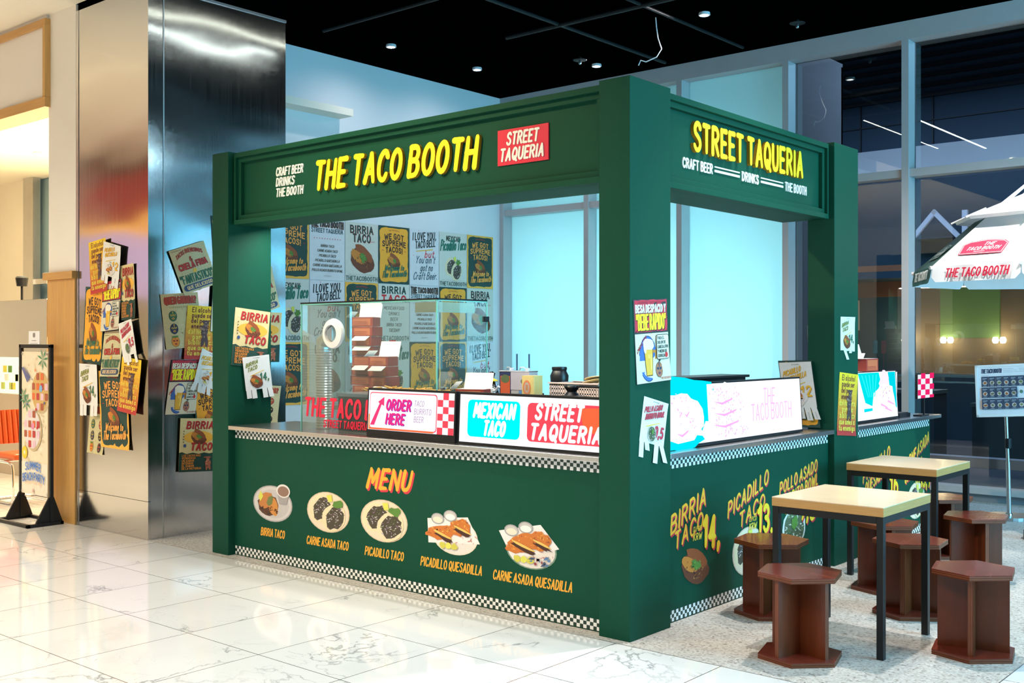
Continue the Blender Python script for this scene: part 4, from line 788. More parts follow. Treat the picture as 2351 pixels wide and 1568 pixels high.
# ---- prep table behind, with packaging
pt = thing('prep_table', 'steel prep table behind the front counter carrying cartons, tins and a basket', 'table', (-1.9, 1.05, 0))
b = MB(); b.box(-3.5, -.62, .80, 1.42, 1.04, 1.08, 'tin_steel'); b.build('tabletop', pt, bevel=.003)
for x in (-3.45, -.67):
    for y in (.85, 1.37): b = MB(); b.box(x - .02, x + .02, y - .02, y + .02, 0, 1.04, 'tin_steel'); b.build('leg', pt)
PT = 1.08
def carton(label, loc, rot, opened=False, wd=.15, dp=.11, h=.052, tilt=0, grp='taco cartons'):
    t = thing('taco_carton', label, 'carton', (0, 0, 0), 0, grp)
    b = MB(); b.box(-wd / 2, wd / 2, -dp / 2, dp / 2, 0, h, 'carton_red'); b.box(-wd / 2 + .004, wd / 2 - .004, -dp / 2 + .004, dp / 2 - .004, h, h + .001, 'carton_white')
    b.face([(-wd / 2 + .02, -dp / 2 - .001, .008), (wd / 2 - .02, -dp / 2 - .001, .008), (wd / 2 - .02, -dp / 2 - .001, h - .010), (-wd / 2 + .02, -dp / 2 - .001, h - .010)], 'carton_orange')
    for k in range(4): b.face([(-wd / 2 + .025, -dp / 2 - .002, .012 + k * .008), (wd / 2 - .04 - .01 * (k % 2), -dp / 2 - .002, .012 + k * .008), (wd / 2 - .04 - .01 * (k % 2), -dp / 2 - .002, .015 + k * .008), (-wd / 2 + .025, -dp / 2 - .002, .015 + k * .008)], 'carton_red')
    b.build('body', t)
    if opened == 1:      # flap hanging out of the front edge of a stacked carton
        b = MB(); b.obox((wd * .08, -dp / 2 - .036, h - .014), (wd * .36, 0, 0), (0, .031, .017), (0, -.0006, .0011), 'carton_white'); b.build('lid', t)
    elif opened:
        b = MB(); b.obox((wd * .05, dp / 2 + .012, h + dp * .40), (wd / 2, 0, 0), (0, .018, dp * .42), (0, .0012, -.0004), 'carton_white'); b.obox((-wd / 2 - .02, 0, h + .022), (.022, 0, .022), (0, dp / 2 - .01, 0), (.0008, 0, -.0008), 'carton_white'); b.build('lid', t)
    t.location = loc; t.rotation_euler = (0, 0, rot); return t
ords = ['bottom', 'second', 'third', 'fourth', 'fifth', 'sixth', 'seventh', 'eighth', 'topmost']
for k in range(9): carton('red-brown taco carton, %s in the taller stack behind the display case' % ords[k], (-3.20 + .012 * math.sin(k * 2.1), 1.04, PT + .076 * k), .3 + .12 * math.sin(k * 1.7), {3: 1, 5: 1, 6: 1, 8: 2}.get(k, 0), .19, .14, .072)
for k in range(5): carton('red-brown taco carton with white flap, %s in the shorter stack behind the display case' % (ords[k] if k < 4 else 'topmost'), (-2.90 + .012 * math.sin(k * 1.3), .95, PT + .076 * k), .15 + .15 * math.sin(k * 2.2), {1: 1, 3: 1, 4: 2}.get(k, 0), .18, .14, .072)
carton('single red-brown taco carton lying right of the stacks behind the display case', (-2.68, .96, PT), -.1, False)
carton('open white and red taco carton standing above the gap between the two front screens', (-1.385, .30, 1.205), .35, 2, .19, .12, .07)
b = MB(); b.box(-1.50, -1.28, .21, .42, .953, 1.203, 'carton_white'); tag(b.build('packaging_box', org=(-1.42, .3, .953), bevel=.004), 'plain white packaging box behind the front screens under the open taco carton', 'box')
carton('open orange carton on the side worktop beyond the right post, top edge above the screen', (-.32, 3.80, 1.332), 1.57, 2, .24, .14, .10)
b = MB(); b.box(-.46, -.18, 3.62, 3.96, .953, 1.33, 'carton_white'); tag(b.build('packaging_box', org=(-.32, 3.8, .953), bevel=.004), 'plain white packaging box under the open orange carton behind the taco screen', 'box')
# hanging utensils seen through the case
for x, c, lab in ((-3.37, 'tin_steel', 'steel spatula standing in front of the poster wall, seen through the case'), (-3.24, 'red_sign', 'red handled spatula beside the steel one, seen through the display case')):
    b = MB(); b.tube([(x, 1.36, PT), (x, 1.36, PT + .42)], .007, c, 8); b.box(x - .035, x + .035, 1.355, 1.365, PT + .30, PT + .50, 'tin_steel' if c == 'tin_steel' else c); tag(b.build('spatula', org=(x, 1.36, PT)), lab, 'spatula')
sl = MB(); sl.lathe([(0, 0), (.15, 0), (.155, .02), (.15, .10), (.02, .125), (.02, .14), (.03, .15), (0, .155)], (-2.42, 1.1, PT), 'chrome', 28); tag(sl.build('pot', org=(-2.42, 1.1, PT), smooth=True), 'shiny steel pot with lid behind the glass display case', 'pot')
# bagged foil parcel with yellow tag
bg = thing('foil_bag', 'crinkled foil bag with a yellow tag at its neck, left of the oil tins', 'bag', (-1.905, 1.05, PT))
b = MB(); q = random.Random(3); seg = 20; prof = [(.055, 0), (.065, .05), (.066, .10), (.060, .15), (.045, .19), (.018, .215), (.030, .24), (.034, .262), (.01, .275)]
b.lathe(prof, (-1.905, 1.05, PT), 'foil', seg)
b.v = [(x + q.uniform(-.006, .006), y + q.uniform(-.006, .006), z + q.uniform(-.004, .004)) for x, y, z in b.v]; b.build('body', bg, smooth=True)
b = MB(); b.lathe([(.020, 0), (.055, -.012), (.055, -.008), (.02, .012)], (-1.905, 1.05, PT + .222), 'sign_yellow', 18); b.build('tag', bg)
def tin(label, x, y, wd, dp, h, body, art):
    t = thing('oil_tin', label, 'tin', (x, y, PT)); b = MB(); b.box(x - wd / 2, x + wd / 2, y - dp / 2, y + dp / 2, PT, PT + h, body); b.box(x - wd / 2 - .002, x + wd / 2 + .002, y - dp / 2 - .002, y + dp / 2 + .002, PT + h - .006, PT + h + .002, 'tin_steel'); b.build('body', t, bevel=.003)
    b = MB(); b.lathe([(0, .0), (.018, 0), (.018, .018), (0, .02)], (x + wd * .2, y, PT + h + .002), 'frame_white', 14); b.tube([(x - wd * .3, y, PT + h), (x - wd * .2, y, PT + h + .025), (x, y, PT + h + .025), (x + .02, y, PT + h)], .004, 'tin_steel', 6); b.build('cap', t)
    b = MB(); art.put(b, (x - wd / 2, y - dp / 2 - .001, PT), XU, ZU, .0005); b.build('label_print', t)
a = Art(); a.rect(.012, .01, .10, .25, (.60, .10, .03)); a.ell(.056, .23, .04, .03, (.10, .14, .05)); a.rect(.03, .02, .085, .05, (.75, .35, .1))
tin('dark blue and orange oil tin, left of the two tins on the prep table', -1.77, 1.1, .105, .10, .285, ink((.02, .03, .09)), a)
a = Art(); a.rect(.005, .005, .07, .15, (.40, .40, .38)); a.rect(.075, .0, .168, .15, (.10, .25, .45)); a.blob(.125, .05, .045, .05, (.12, .16, .03), .3, 14, 4); a.rect(.0, .155, .17, .28, (.50, .47, .50)); a.ell(.12, .215, .03, .02, (.18, .18, .10))
tin('pale grey oil tin with landscape print, right of the dark one', -1.635, 1.1, .16, .10, .285, ink((.46, .44, .46)), a)
yc = thing('drink_carton', 'yellow drink container with an orange round print beside the pink basket', 'container', (-1.465, .98, PT))
b = MB(); b.prism([(-1.52, .93), (-1.41, .93), (-1.41, 1.03), (-1.52, 1.03)], PT, PT + .26, ink((.80, .62, .22))); b.build('body', yc, bevel=.012)
a = Art(); a.ell(.05, .10, .034, .05, (.80, .26, .10)); a.ell(.05, .10, .022, .036, (.55, .45, .38)); a.rect(.04, .08, .062, .12, (.62, .28, .12)); b = MB(); a.put(b, (-1.52, .9285, PT + .08), XU, ZU, .0005); b.build('label_print', yc)
bk = thing('plastic_basket', 'pink perforated plastic basket holding tortillas on the prep table', 'basket', (-1.20, 1.25, PT))
b = MB(); x0, x1, y0, y1, h = -1.42, -1.02, 1.12, 1.38, .21
for k in range(2):
    y = (y0, y1)[k]
    b.box(x0, x1, y - .004, y + .004, PT, PT + .035, 'basket_pink'); b.box(x0, x1, y - .004, y + .004, PT + h - .02, PT + h, 'basket_pink')
    for i in range(23): xx = x0 + i * .02; b.box(xx - .006, xx + .006, y - .004, y + .004, PT + .03, PT + h - .01, 'basket_pink')
    for z in (.065, .10, .135, .165): b.box(x0, x1, y - .004, y + .004, PT + z, PT + z + .010, 'basket_pink')
b.box(x0 - .004, x0 + .004, y0, y1, PT, PT + h, 'basket_pink'); b.box(x1 - .004, x1 + .004, y0, y1, PT, PT + h, 'basket_pink'); b.box(x0, x1, y0, y1, PT, PT + .006, 'basket_pink'); b.box(x0 - .012, x1 + .012, y0 - .012, y0 + .004, PT + h - .006, PT + h + .004, 'basket_pink'); b.box(x0 - .012, x1 + .012, y1 - .004, y1 + .012, PT + h - .006, PT + h + .004, 'basket_pink'); b.build('body', bk)
for k in range(5):
    b = MB(); q = random.Random(k); b.lathe([(0, 0), (.085, .004), (.09, .008), (.085, .012), (0, .014)], (-1.12, 1.25, PT + .17 + .016 * k), 'tortilla', 22); ox = R.uniform(-.02, .02)
    b.v = [(x + ox, y, z + .35 * (x + 1.12) * .25 + .012 * math.sin(14 * x + k)) for x, y, z in b.v]; tag(b.build('tortilla', org=(-1.12, 1.25, PT + .17 + .016 * k), smooth=True), 'folded tortilla in the pink basket, %s of the pile' % (ords[k] if k < 4 else 'topmost'), 'tortilla', 'tortillas in the basket')
cj = thing('blender_jar', 'black lidded blender jar behind the pink basket', 'jar', (-1.505, 1.33, PT))
b = MB(); b.lathe([(0, 0), (.055, 0), (.06, .20), (0, .205)], (-1.505, 1.33, PT), 'clear_glass', 22); b.build('jar', cj, smooth=True)
b = MB(); b.lathe([(0, .20), (.062, .20), (.066, .25), (.05, .285), (.055, .30), (.052, .312), (0, .315)], (-1.505, 1.33, PT), 'black_plastic', 22); b.build('lid', cj, smooth=True)
b = MB(); b.lathe([(0, 0), (.035, 0), (.035, .02), (.022, .03), (.022, .08), (0, .085)], (-1.68, 1.34, PT + .04), 'black_plastic', 16); b.lathe([(0, 0), (.05, 0), (.05, .04), (0, .04)], (-1.68, 1.34, PT), 'black_plastic', 18); tag(b.build('pepper_mill', org=(-1.68, 1.34, PT), smooth=True), 'small black lidded pot between the yellow container and the blender jar', 'pot')
for x, lab in ((-1.905, 'thin dark rod standing against the lit window, left of the pair'), (-1.79, 'thin dark rod standing against the lit window, right of the pair')):
    b = MB(); b.tube([(x, 1.34, PT), (x, 1.34, PT + .40)], .006, ink((.03, .08, .16)), 8); tag(b.build('rod', org=(x, 1.34, PT)), lab, 'rod')
pn = thing('frying_pan_lid', 'black flat pan lid with bell knob and long handle next to the corner post', 'pan', (-1.09, .95, PT))
b = MB(); b.lathe([(0, 0), (.16, 0), (.165, .006), (.05, .022), (.03, .045), (.052, .075), (.048, .085), (0, .088)], (-1.09, .93, PT + .12), 'black_plastic', 30); b.build('lid', pn, smooth=True)
b = MB(); b.box(-1.09, -.72, .918, .942, PT + .192, PT + .205, 'black_plastic'); b.build('handle', pn)
for x, y, lab in ((-1.86, .86, 'small white plastic nozzle in front of the orange oil tin'), (-1.72, .86, 'small white plastic clip in front of the grey oil tin')):
    b = MB(); b.lathe([(0, 0), (.030, 0), (.028, .12), (.012, .14), (.014, .17), (0, .175)], (x, y, PT), 'frame_white', 14)
    if x > -1.8: b.tube([(x - .05, y, PT + .15), (x + .03, y, PT + .155), (x + .06, y, PT + .185)], .010, 'frame_white', 8)
    tag(b.build('nozzle', org=(x, y, PT), smooth=True), lab, 'nozzle')
b = MB(); b.box(-.50, -.30, 1.0, 1.80, .953, 1.335, 'black_plastic'); b.box(-.50, -.28, .98, 1.82, 1.335, 1.352, 'black_metal'); tag(b.build('till_box', org=(-.4, 1.4, .953), bevel=.004), 'black flat-topped till box standing behind the wide taco screen', 'till')
b = MB(); b.box(-.26, -.10, 3.98, 4.22, .953, .985, 'black_plastic'); b.box(-.25, -.11, 4.0, 4.2, .985, .99, 'black_metal'); tag(b.build('card_terminal', org=(-.18, 4.1, .953), bevel=.003), 'flat black device lying on the side worktop right of the hand screen', 'device')
# pan lid sits on an upturned steel container
b = MB(); b.lathe([(0, 0), (.13, 0), (.14, .12), (0, .12)], (-1.09, .93, PT), 'tin_steel', 24); tag(b.build('steel_container', org=(-1.09, .93, PT), smooth=True), 'round steel container under the black pan lid on the prep table', 'container')

# ================================================================== POSTERS
def sheet(a, w, h, c, nx=4, ny=8, c2=None):
    a.l += 1
    for j in range(ny):
        t = (j + .5) / ny; cc = c if c2 is None else tuple(c[i] + (c2[i] - c[i]) * t for i in range(3))
        for i in range(nx): a.sh.append(([(w * i / nx, h * j / ny), (w * (i + 1) / nx, h * j / ny), (w * (i + 1) / nx, h * (j + 1) / ny), (w * i / nx, h * (j + 1) / ny)], cc, a.l, False))
    return a
def A_supreme(bg, fg, fg2, edge):
    a = Art(); sheet(a, 1, 1.4, edge); a.rrect(.045, .05, .955, 1.36, .10, bg, .010, 5)
    a.text('THE TACO BOOTH', .5, 1.27, .030, DRED if fg[0] < .3 else RED, wt=.16, fit=.34, align='c', arc=.02); a.text('*', .5, 1.225, .03, RED, wt=.2, align='c')
    for t, y, h, f, ar in (('WE GOT', 1.065, .118, .62, .035), ('SUPREME', .905, .118, .76, .035), ('TACOS!', .750, .118, .54, .03)): a.shadow(t, .5, y, h, fg, (.22, .05, .02), .006, -.008, wt=.20, fit=f, align='c', cap='s', arc=ar)
    for k in (-1, 1): a.add([(.5 + k * .40, .80), (.5 + k * .36, .815), (.5 + k * .32, .80), (.5 + k * .36, .80)], RED)
    a.taco(.5, .55, .46, 3); a.text('Welcome to', .5, .315, .13, fg2, wt=.17, fit=.62, align='c', slant=.30, rise=.05); a.text('The Tacobooth', .5, .14, .15, fg2, wt=.16, fit=.78, align='c', slant=.28, rise=.08); return a
A_G = A_supreme((.012, .055, .045), (.96, .40, .07), (.96, .40, .07), (.92, .46, .06)); A_O = A_supreme((.98, .42, .03), (.05, .03, .02), (.02, .16, .10), (.012, .055, .045))
def A_menu():
    a = Art(); sheet(a, 1, 1.4, (.72, .72, .74)); a.shadow('THE TACO BOOTH', .5, 1.21, .15, (.03, .03, .03), (.42, .18, .10), .010, -.010, wt=.22, fit=.92, align='c', cap='s', arc=.02, swell=-.25); a.text('STREET TAQUERIA', .5, 1.09, .105, (.02, .07, .09), wt=.18, fit=.90, align='c', cap='s', swell=-.22)
    for i in range(11): a.text('+', .13 + .074 * i, .925, .055, (.66, .08, .14), wt=.22, align='c')
    for i, (t, f) in enumerate((('BIRRIA TACO', .38), ('CARNE ASADA TACO', .58), ('PICADILLO TACO', .48), ('PICADILLO QUESADILLA', .70), ('CARNE ASADA QUESADILLA', .82), ('POLLO ASADO BURRITO BOWL', .88))): a.text(t, .5, .76 - .112 * i, .052, (.06, .055, .03), wt=.18, fit=f, align='c', slant=.2)
    a.text('THE TACO BOOTH', .5, .085, .022, (.2, .2, .2), wt=.14, fit=.22, align='c'); return a
def A_birria():
    a = Art(); sheet(a, 1, 1.4, (.66, .65, .57)); a.shadow('BIRRIA', .5, 1.16, .16, (.015, .045, .035), (.50, .08, .05), .010, -.008, wt=.21, fit=.70, align='c', cap='s', slant=-.02); a.shadow('TACO', .5, .955, .17, (.015, .045, .035), (.50, .08, .05), .010, -.010, wt=.21, fit=.54, align='c', cap='s'); a.text('TACO', .82, .955, .03, RED, wt=.18, fit=.15, align='c', slant=.2)
    a.taco(.52, .56, .82, 6); a.text('WELCOME TO THE TACO BOOTH', .5, .165, .018, (.25, .25, .2), wt=.12, fit=.80, align='c'); a.text('THETACOBOOTH', .5, .035, .095, (.07, .12, .10), wt=.18, fit=.96, align='c', cap='s'); return a
def A_love():
    a = Art(); sheet(a, 1, 1.4, (.72, .72, .75)); a.text('I LOVE YOU,', .5, 1.12, .175, BLK, wt=.17, fit=.80, align='c', cap='s', rise=.08, slant=.05); a.text('TACO BELL', .53, .915, .165, BLK, wt=.17, fit=.68, align='c', cap='s', rise=.14, slant=.05)
    a.add([(.20, .855), (.80, .935), (.78, .90), (.22, .835)], (.80, .48, .08)); a.text('but', .66, .70, .175, (.66, .08, .10), wt=.15, fit=.32, align='c', slant=.25, rise=.05)
    for t, y, x, f in (('You ain\'t', .55, .52, .66), ('got no', .36, .56, .42), ('Craft Beer.', .14, .52, .82)): a.text(t, x, y, .175, SLT, wt=.12, fit=f, align='c', slant=.28, rise=.04)
    for x, y in ((.12, .72), (.85, .30), (.30, 1.34)): a.text('*', x, y, .04, RED, wt=.2, align='c')
    return a
def A_pica():
    a = Art(); sheet(a, 1, 1.4, (.66, .67, .60)); a.text('MEXICAN', .5, 1.19, .115, (.05, .06, .04), wt=.24, fit=.50, align='c', cap='s'); a.text('Picadillo Taco', .5, .92, .27, (.012, .15, .10), wt=.14, fit=.92, align='c', slant=.16, rise=.08)
    a.two(.52, .48, .70, False, 12); a.text('WELCOME TO THE TACO BOOTH', .5, .165, .018, (.25, .25, .2), wt=.12, fit=.80, align='c'); a.text('THETACOBOOTH', .5, .035, .095, (.07, .12, .10), wt=.18, fit=.96, align='c', cap='s'); return a
def A_birria2():
    a = Art(); sheet(a, 1, 1.4, (.70, .69, .62)); a.text('BIRRIA', .5, 1.18, .15, (.015, .045, .035), wt=.26, fit=.78, align='c', cap='s'); a.text('TACO', .5, .97, .15, RED, wt=.30, fit=.80, align='c', cap='s')
    for i, (t, f) in enumerate((('MEXICAN FOOD', .66), ('DRINKS', .34), ('BEER', .24), ('BIRRIA TACO!', .48), ('TUESDAY!', .34))): a.text(t, .5, .78 - .135 * i, .075, (.10, .10, .07), wt=.15, fit=f, align='c', slant=.15)
    a.text('THETACOBOOTH', .5, .035, .095, (.07, .12, .10), wt=.18, fit=.96, align='c', cap='s'); return a
def A_alcohol():
    a = Art(); sheet(a, 1, 1.4, (.50, .012, .03), 2, 12, (.92, .62, .02))
    for i, (t, f) in enumerate((('El alcohol', .70), ('puede ser', .68), ('del peor', .60), ('enemigo', .56), ('del hombre,', .88), ('pero la', .56), ('biblia dice', .80), ('que ames a', .82), ('tu enemigo', .84))): a.text(t, .5 if i not in (2, 3) else .44, 1.235 - .140 * i, .115, (.16, .02, .02) if i < 4 else (.90, .66, .08), wt=.20, fit=f, align='c', cap='s')
    c = (.09, .045, .045); a.blob(.62, .95, .085, .075, c, .1, 12, 3); a.blob(.60, 1.0, .13, .03, c, .1, 12, 4); a.blob(.58, .74, .11, .16, c, .12, 14, 5, .2); a.blob(.55, .50, .06, .17, c, .1, 12, 6, -.2); a.blob(.66, .48, .055, .17, c, .1, 12, 7, .15); a.add([(.40, .80), (.44, .85), (.60, .80), (.58, .76)], (.30, .16, .12)); a.specks(.6, .75, .10, .22, 16, .03, [(.30, .18, .15), (.05, .03, .04), (.45, .30, .22)], 8); return a
def A_besa():
    a = Art(); sheet(a, 1, 1.4, (.03, .035, .035)); a.rrect(.03, .86, .975, 1.385, .01, (.62, .03, .06), .008, 4)
    a.text('SIEMPRE TACO BOOTH', .5, 1.325, .035, (.16, .01, .02), wt=.15, fit=.74, align='c', slant=.2); a.shadow('BESA DESPACIO Y', .5, 1.185, .115, (.84, .80, .66), BLK, .012, -.010, wt=.25, fit=.88, align='c', cap='s'); a.shadow('"BEBE RAPIDO"', .5, .90, .24, (.95, .82, .02), BLK, .018, -.014, wt=.15, fit=.86, align='c', cap='s')
    a.rect(.01, .01, .99, .83, (.70, .66, .50)); a.specks(.5, .4, .5, .4, 24, .05, [(.58, .54, .40), (.64, .60, .46)], 9); a.ell(.36, .41, .26, .385, (.02, .04, .14), 26); a.ell(.36, .41, .245, .37, (.05, .15, .50), 26)
    a.text('CHELA FRIA', .05, .50, .06, DRED, wt=.18, fit=.28, rise=.9, slant=.0)
    a.add([(.50, .55), (.62, .55), (.60, .24), (.50, .27), (.50, .32), (.555, .32), (.565, .50), (.50, .50)], (.52, .22, .03)); a.add([(.24, .60), (.51, .60), (.47, .12), (.29, .12)], (.10, .04, .01)); a.add([(.255, .59), (.495, .59), (.46, .135), (.30, .135)], (.80, .46, .05))
    for k in range(3): a.rect(.305 + .06 * k, .20, .335 + .06 * k, .48, (.92, .70, .18))
    a.blob(.375, .65, .16, .10, (.86, .82, .66), .12, 18, 4); a.blob(.27, .58, .04, .08, (.86, .82, .66), .1, 10, 5); a.mask(.66, .21, .26, (.42, .16, .08), (.04, .08, .16))
    a.rrect(.60, .38, .97, .80, .04, BLK); a.rrect(.61, .39, .96, .79, .035, (.76, .72, .58)); a.add([(.66, .385), (.72, .385), (.66, .33)], BLK)
    for i, (t, f) in enumerate((('PARA EL', .20), ('DOLOR DE', .24), ('CABEZA LITRO', .31), ('Y MEDIO DE', .27), ('CERVEZA', .20))): a.text(t, .63, .72 - .075 * i, .045, (.02, .06, .06), wt=.20, fit=f)
    a.blob(.88, .45, .045, .045, RED, .1, 10, 3); a.text('THE TACO BOOTH', .97, .045, .035, DRED, wt=.16, fit=.30, align='r', slant=.15); return a
def A_chela():
    a = Art(); sheet(a, 1, 1.4, (.62, .57, .33)); a.specks(.5, .7, .5, .7, 30, .05, [(.54, .49, .27), (.67, .62, .38), (.50, .44, .25)], 11); a.text('THE TACO BOOTH', .05, 1.32, .03, (.3, .2, .1), wt=.14, fit=.2); a.text('TACOS BUENISIMOS', .5, 1.06, .115, (.40, .05, .03), wt=.19, fit=.74, align='c', arc=.14, cap='s'); a.text('&', .5, .93, .13, (.40, .05, .03), wt=.20, align='c', cap='s'); a.shadow('CHELA FRIA', .5, .72, .17, (.48, .04, .03), (.16, .02, .02), .014, -.012, wt=.20, fit=.80, align='c', cap='s', rise=.02)
    for x in (.14, .22, .30, .38, .62, .70, .78, .86): a.text('*', x, .595, .05, (.35, .32, .15), wt=.2, align='c')
    a.blob(.5, .625, .06, .06, (.85, .50, .06), .45, 16, 3); a.text('"FANTASTICO"', .5, .30, .24, (.02, .13, .08), wt=.13, fit=.92, align='c', cap='s'); a.rrect(.05, .06, .95, .25, .09, (.03, .07, .17)); a.text('QUE DELICIOSO', .5, .105, .10, (.85, .62, .28), wt=.18, fit=.72, align='c', cap='s'); return a
def A_masks():
    a = Art(); sheet(a, 1, 1.4, (.62, .55, .30)); a.specks(.5, .7, .48, .65, 26, .05, [(.55, .48, .25), (.68, .60, .36)], 13); a.text('TACO BOOTH', .5, 1.34, .03, (.2, .1, .05), wt=.14, fit=.3, align='c'); a.shadow('QUIEN GANARA?', .5, 1.14, .165, (.46, .06, .03), (.16, .02, .02), .012, -.010, wt=.20, fit=.84, align='c', cap='s', arc=.01); a.text('THE TACO BOOTH', .5, 1.03, .035, (.40, .36, .16), wt=.2, fit=.6, align='c')
    cs = [(.04, .14, .07), (.44, .04, .04), (.03, .04, .09), (.008, .008, .012), (.78, .30, .03), (.03, .025, .025)]
    l0 = a.l
    for i in range(6): a.l = l0; x, y = (.27, .74)[i % 2], .83 - .325 * (i // 2); a.mask(x, y, .27, cs[i], (.70, .50, .10) if i < 4 else (.6, .1, .05)); a.text(('EL PRIMO', 'LA FURIA', 'EL RAYO', 'EL ZORRO', 'EL FUEGO', 'EL BRAVO')[i] if 0 else '- - -', x, y - .195, .035, (.25, .18, .06), wt=.2, fit=.22, align='c')
    a.blob(.27, .30, .12, .03, (.10, .24, .05), .5, 12, 7); return a
def A_birria3():
    a = Art(); sheet(a, 1, 1.4, (.72, .60, .30)); a.specks(.5, 1.0, .48, .36, 26, .05, [(.64, .53, .25), (.78, .66, .36)], 15); a.add([(0, 0), (1, 0), (1, .50), (.85, .47), (.7, .50), (.55, .465), (.38, .50), (.2, .47), (.08, .52), (0, .50)], (.010, .055, .040)); a.shadow('BIRRIA', .55, 1.14, .17, (.48, .02, .02), (.10, .02, .02), .010, -.010, wt=.22, fit=.76, align='c', cap='s', slant=.16); a.ell(.53, .90, .42, .165, (.86, .45, .05), 28); a.taco(.53, .91, .50, 8); a.shadow('TACO', .60, .575, .17, (.48, .02, .02), (.10, .02, .02), .010, -.010, wt=.22, fit=.60, align='c', cap='s', slant=.16); a.text('*', .14, .60, .17, (.04, .08, .22), wt=.22, align='c')
    for k in range(5): a.ell(.10, .78 + .07 * k, .016, .016, (.10, .05, .02), 8)
    for i, (t, f) in enumerate((('LOS TACOS MAS', .52), ('VENDIDOS!', .38), ('UN SABOR', .34), ('INTENSO!', .32), ('EL SABOR', .34), ('DE LA VICTORIA!', .54))): a.text(t, .07, .405 - .068 * i, .048, (.80, .30, .04), wt=.22, fit=f, cap='s')
    c = (.40, .12, .06); a.blob(.80, .33, .05, .05, c, .1, 10, 3); a.blob(.79, .375, .11, .025, (.30, .10, .05), .1, 12, 4); a.blob(.80, .20, .085, .10, c, .15, 12, 5); a.blob(.76, .10, .03, .07, c, .1, 8, 6); a.blob(.85, .10, .03, .07, c, .1, 8, 7); a.specks(.8, .2, .08, .1, 10, .03, [(.62, .30, .20), (.15, .05, .03)], 8); return a
def A_flyer(lines, price, food, ink1, strips, body=1.08):
    """white flyer with tear-off strips; strips = list of (index, length, lean)"""
    a = Art(); c = (.82, .81, .78); H = 1.4; z0 = H - body; n = 5 if body < 1.2 else 6
    sheet(a, 1, body, c, 3, 5); a.sh = [([(x, y + z0) for x, y in p], cc, l, f) for p, cc, l, f in a.sh]
    sw_ = 1.0 / n
    for i, L, lean in strips:
        x0 = i * sw_ + .01; x1 = x0 + sw_ - .02; a.add([(x0, z0 + .002), (x1, z0 + .002), (x1 + lean, z0 - L), (x0 + lean, z0 - L)], c, False)
        a.add([(x0 + sw_ * .35 + lean * .5, z0 - L * .35), (x0 + sw_ * .50 + lean * .5, z0 - L * .35), (x0 + sw_ * .50 + lean * .9, z0 - L * .9), (x0 + sw_ * .35 + lean * .9, z0 - L * .9)], (.55, .55, .54))
    a.text('THE TACO BOOTH', .5, H - .07, .025, (.2, .2, .2), wt=.15, fit=.24, align='c')
    for i, (t, f) in enumerate(lines): a.shadow(t, .08 + .05 * i, H - .34 - .15 * i, .12, ink1[0], ink1[1], .006, -.008, wt=.17, fit=f, slant=.25, rise=.24)
    a.add([(.2, H - .62), (.75, H - .47), (.74, H - .49), (.22, H - .64)], (.86, .55, .05)); a.shadow(price, .56, H - .80, .22, ink1[2], ink1[1], .008, -.010, wt=.20, fit=.34, slant=.08); a.text('KRW', .42, H - .64, .04, (.3, .3, .3), wt=.18, fit=.12)
    if food == 't': a.taco(.42, z0 + .26, .52, 5)
    elif food == 'b': a.bowl(.45, z0 + .22, .40, .6)
    else: a.blob(.48, z0 + .20, .28, .16, (.80, .78, .74), .05, 16, 2, .3); a.quesa(.48, z0 + .22, .40)
    return a
FB = ([('BIRRIA', .46), ('TACO', .36)], '14,', 't', ((.10, .17, .04), (.75, .55, .08), (.02, .14, .10)))
FP = ([('POLLO ASADO', .68), ('BURRITO BOWL', .74)], '9,5', 'b', ((.60, .05, .08), (.25, .02, .04), (.62, .03, .07)))
FQ = ([('PICADILLO', .56), ('QUESADILLA', .66)], '12', 'q', ((.88, .50, .04), (.45, .20, .02), (.88, .50, .04)))
ARTS = {'G': A_G, 'O': A_O, 'M': A_menu(), 'B': A_birria(), 'L': A_love(), 'P': A_pica(), 'R': A_birria2(), 'alc': A_alcohol(), 'besa': A_besa(), 'chela': A_chela(), 'masks': A_masks(), 'b3': A_birria3()}
# ---- grid of posters on the white wall
COLS = [2.545, 3.062, 3.580, 4.097, 4.614, 5.131, 5.648]
GRID = [('G', 'M', 'B', 'O', 'L', 'P', 'G'), ('P', 'L', 'G', 'R', 'M', 'O', 'B'), ('G', 'B', 'L', 'P', 'O', 'G', 'L')]
DESC = {'G': 'dark green SUPREME TACOS poster', 'O': 'orange SUPREME TACOS poster', 'M': 'white six-dish list poster', 'B': 'pale BIRRIA TACO poster', 'L': 'white I LOVE YOU poster', 'P': 'pale Picadillo Taco poster', 'R': 'pale BIRRIA poster with red TACO'}
NUM = ['leftmost', 'second from left', 'third from left', 'middle', 'fifth from left', 'second from right', 'rightmost']
NUM[3] = 'fourth from left'
first = {}
for r in range(3):
    for c in range(7):
        k = GRID[r][c]; loc = (-6.396, COLS[c], 2.262 - .700 * r + .003 * ((c * 3 + r) % 3))
        if k not in first:
            b = MB(); ARTS[k].put(b, loc, YU * .508, ZU * .494, .002); o = first[k] = b.build('poster', org=loc)
        else: o = first[k].copy(); col.objects.link(o); o.location = loc
        tag(o, '%s, %s in %s row of the white wall' % (DESC[k], NUM[c], ('top', 'middle', 'bottom')[r]), 'poster', 'poster grid on the white wall')
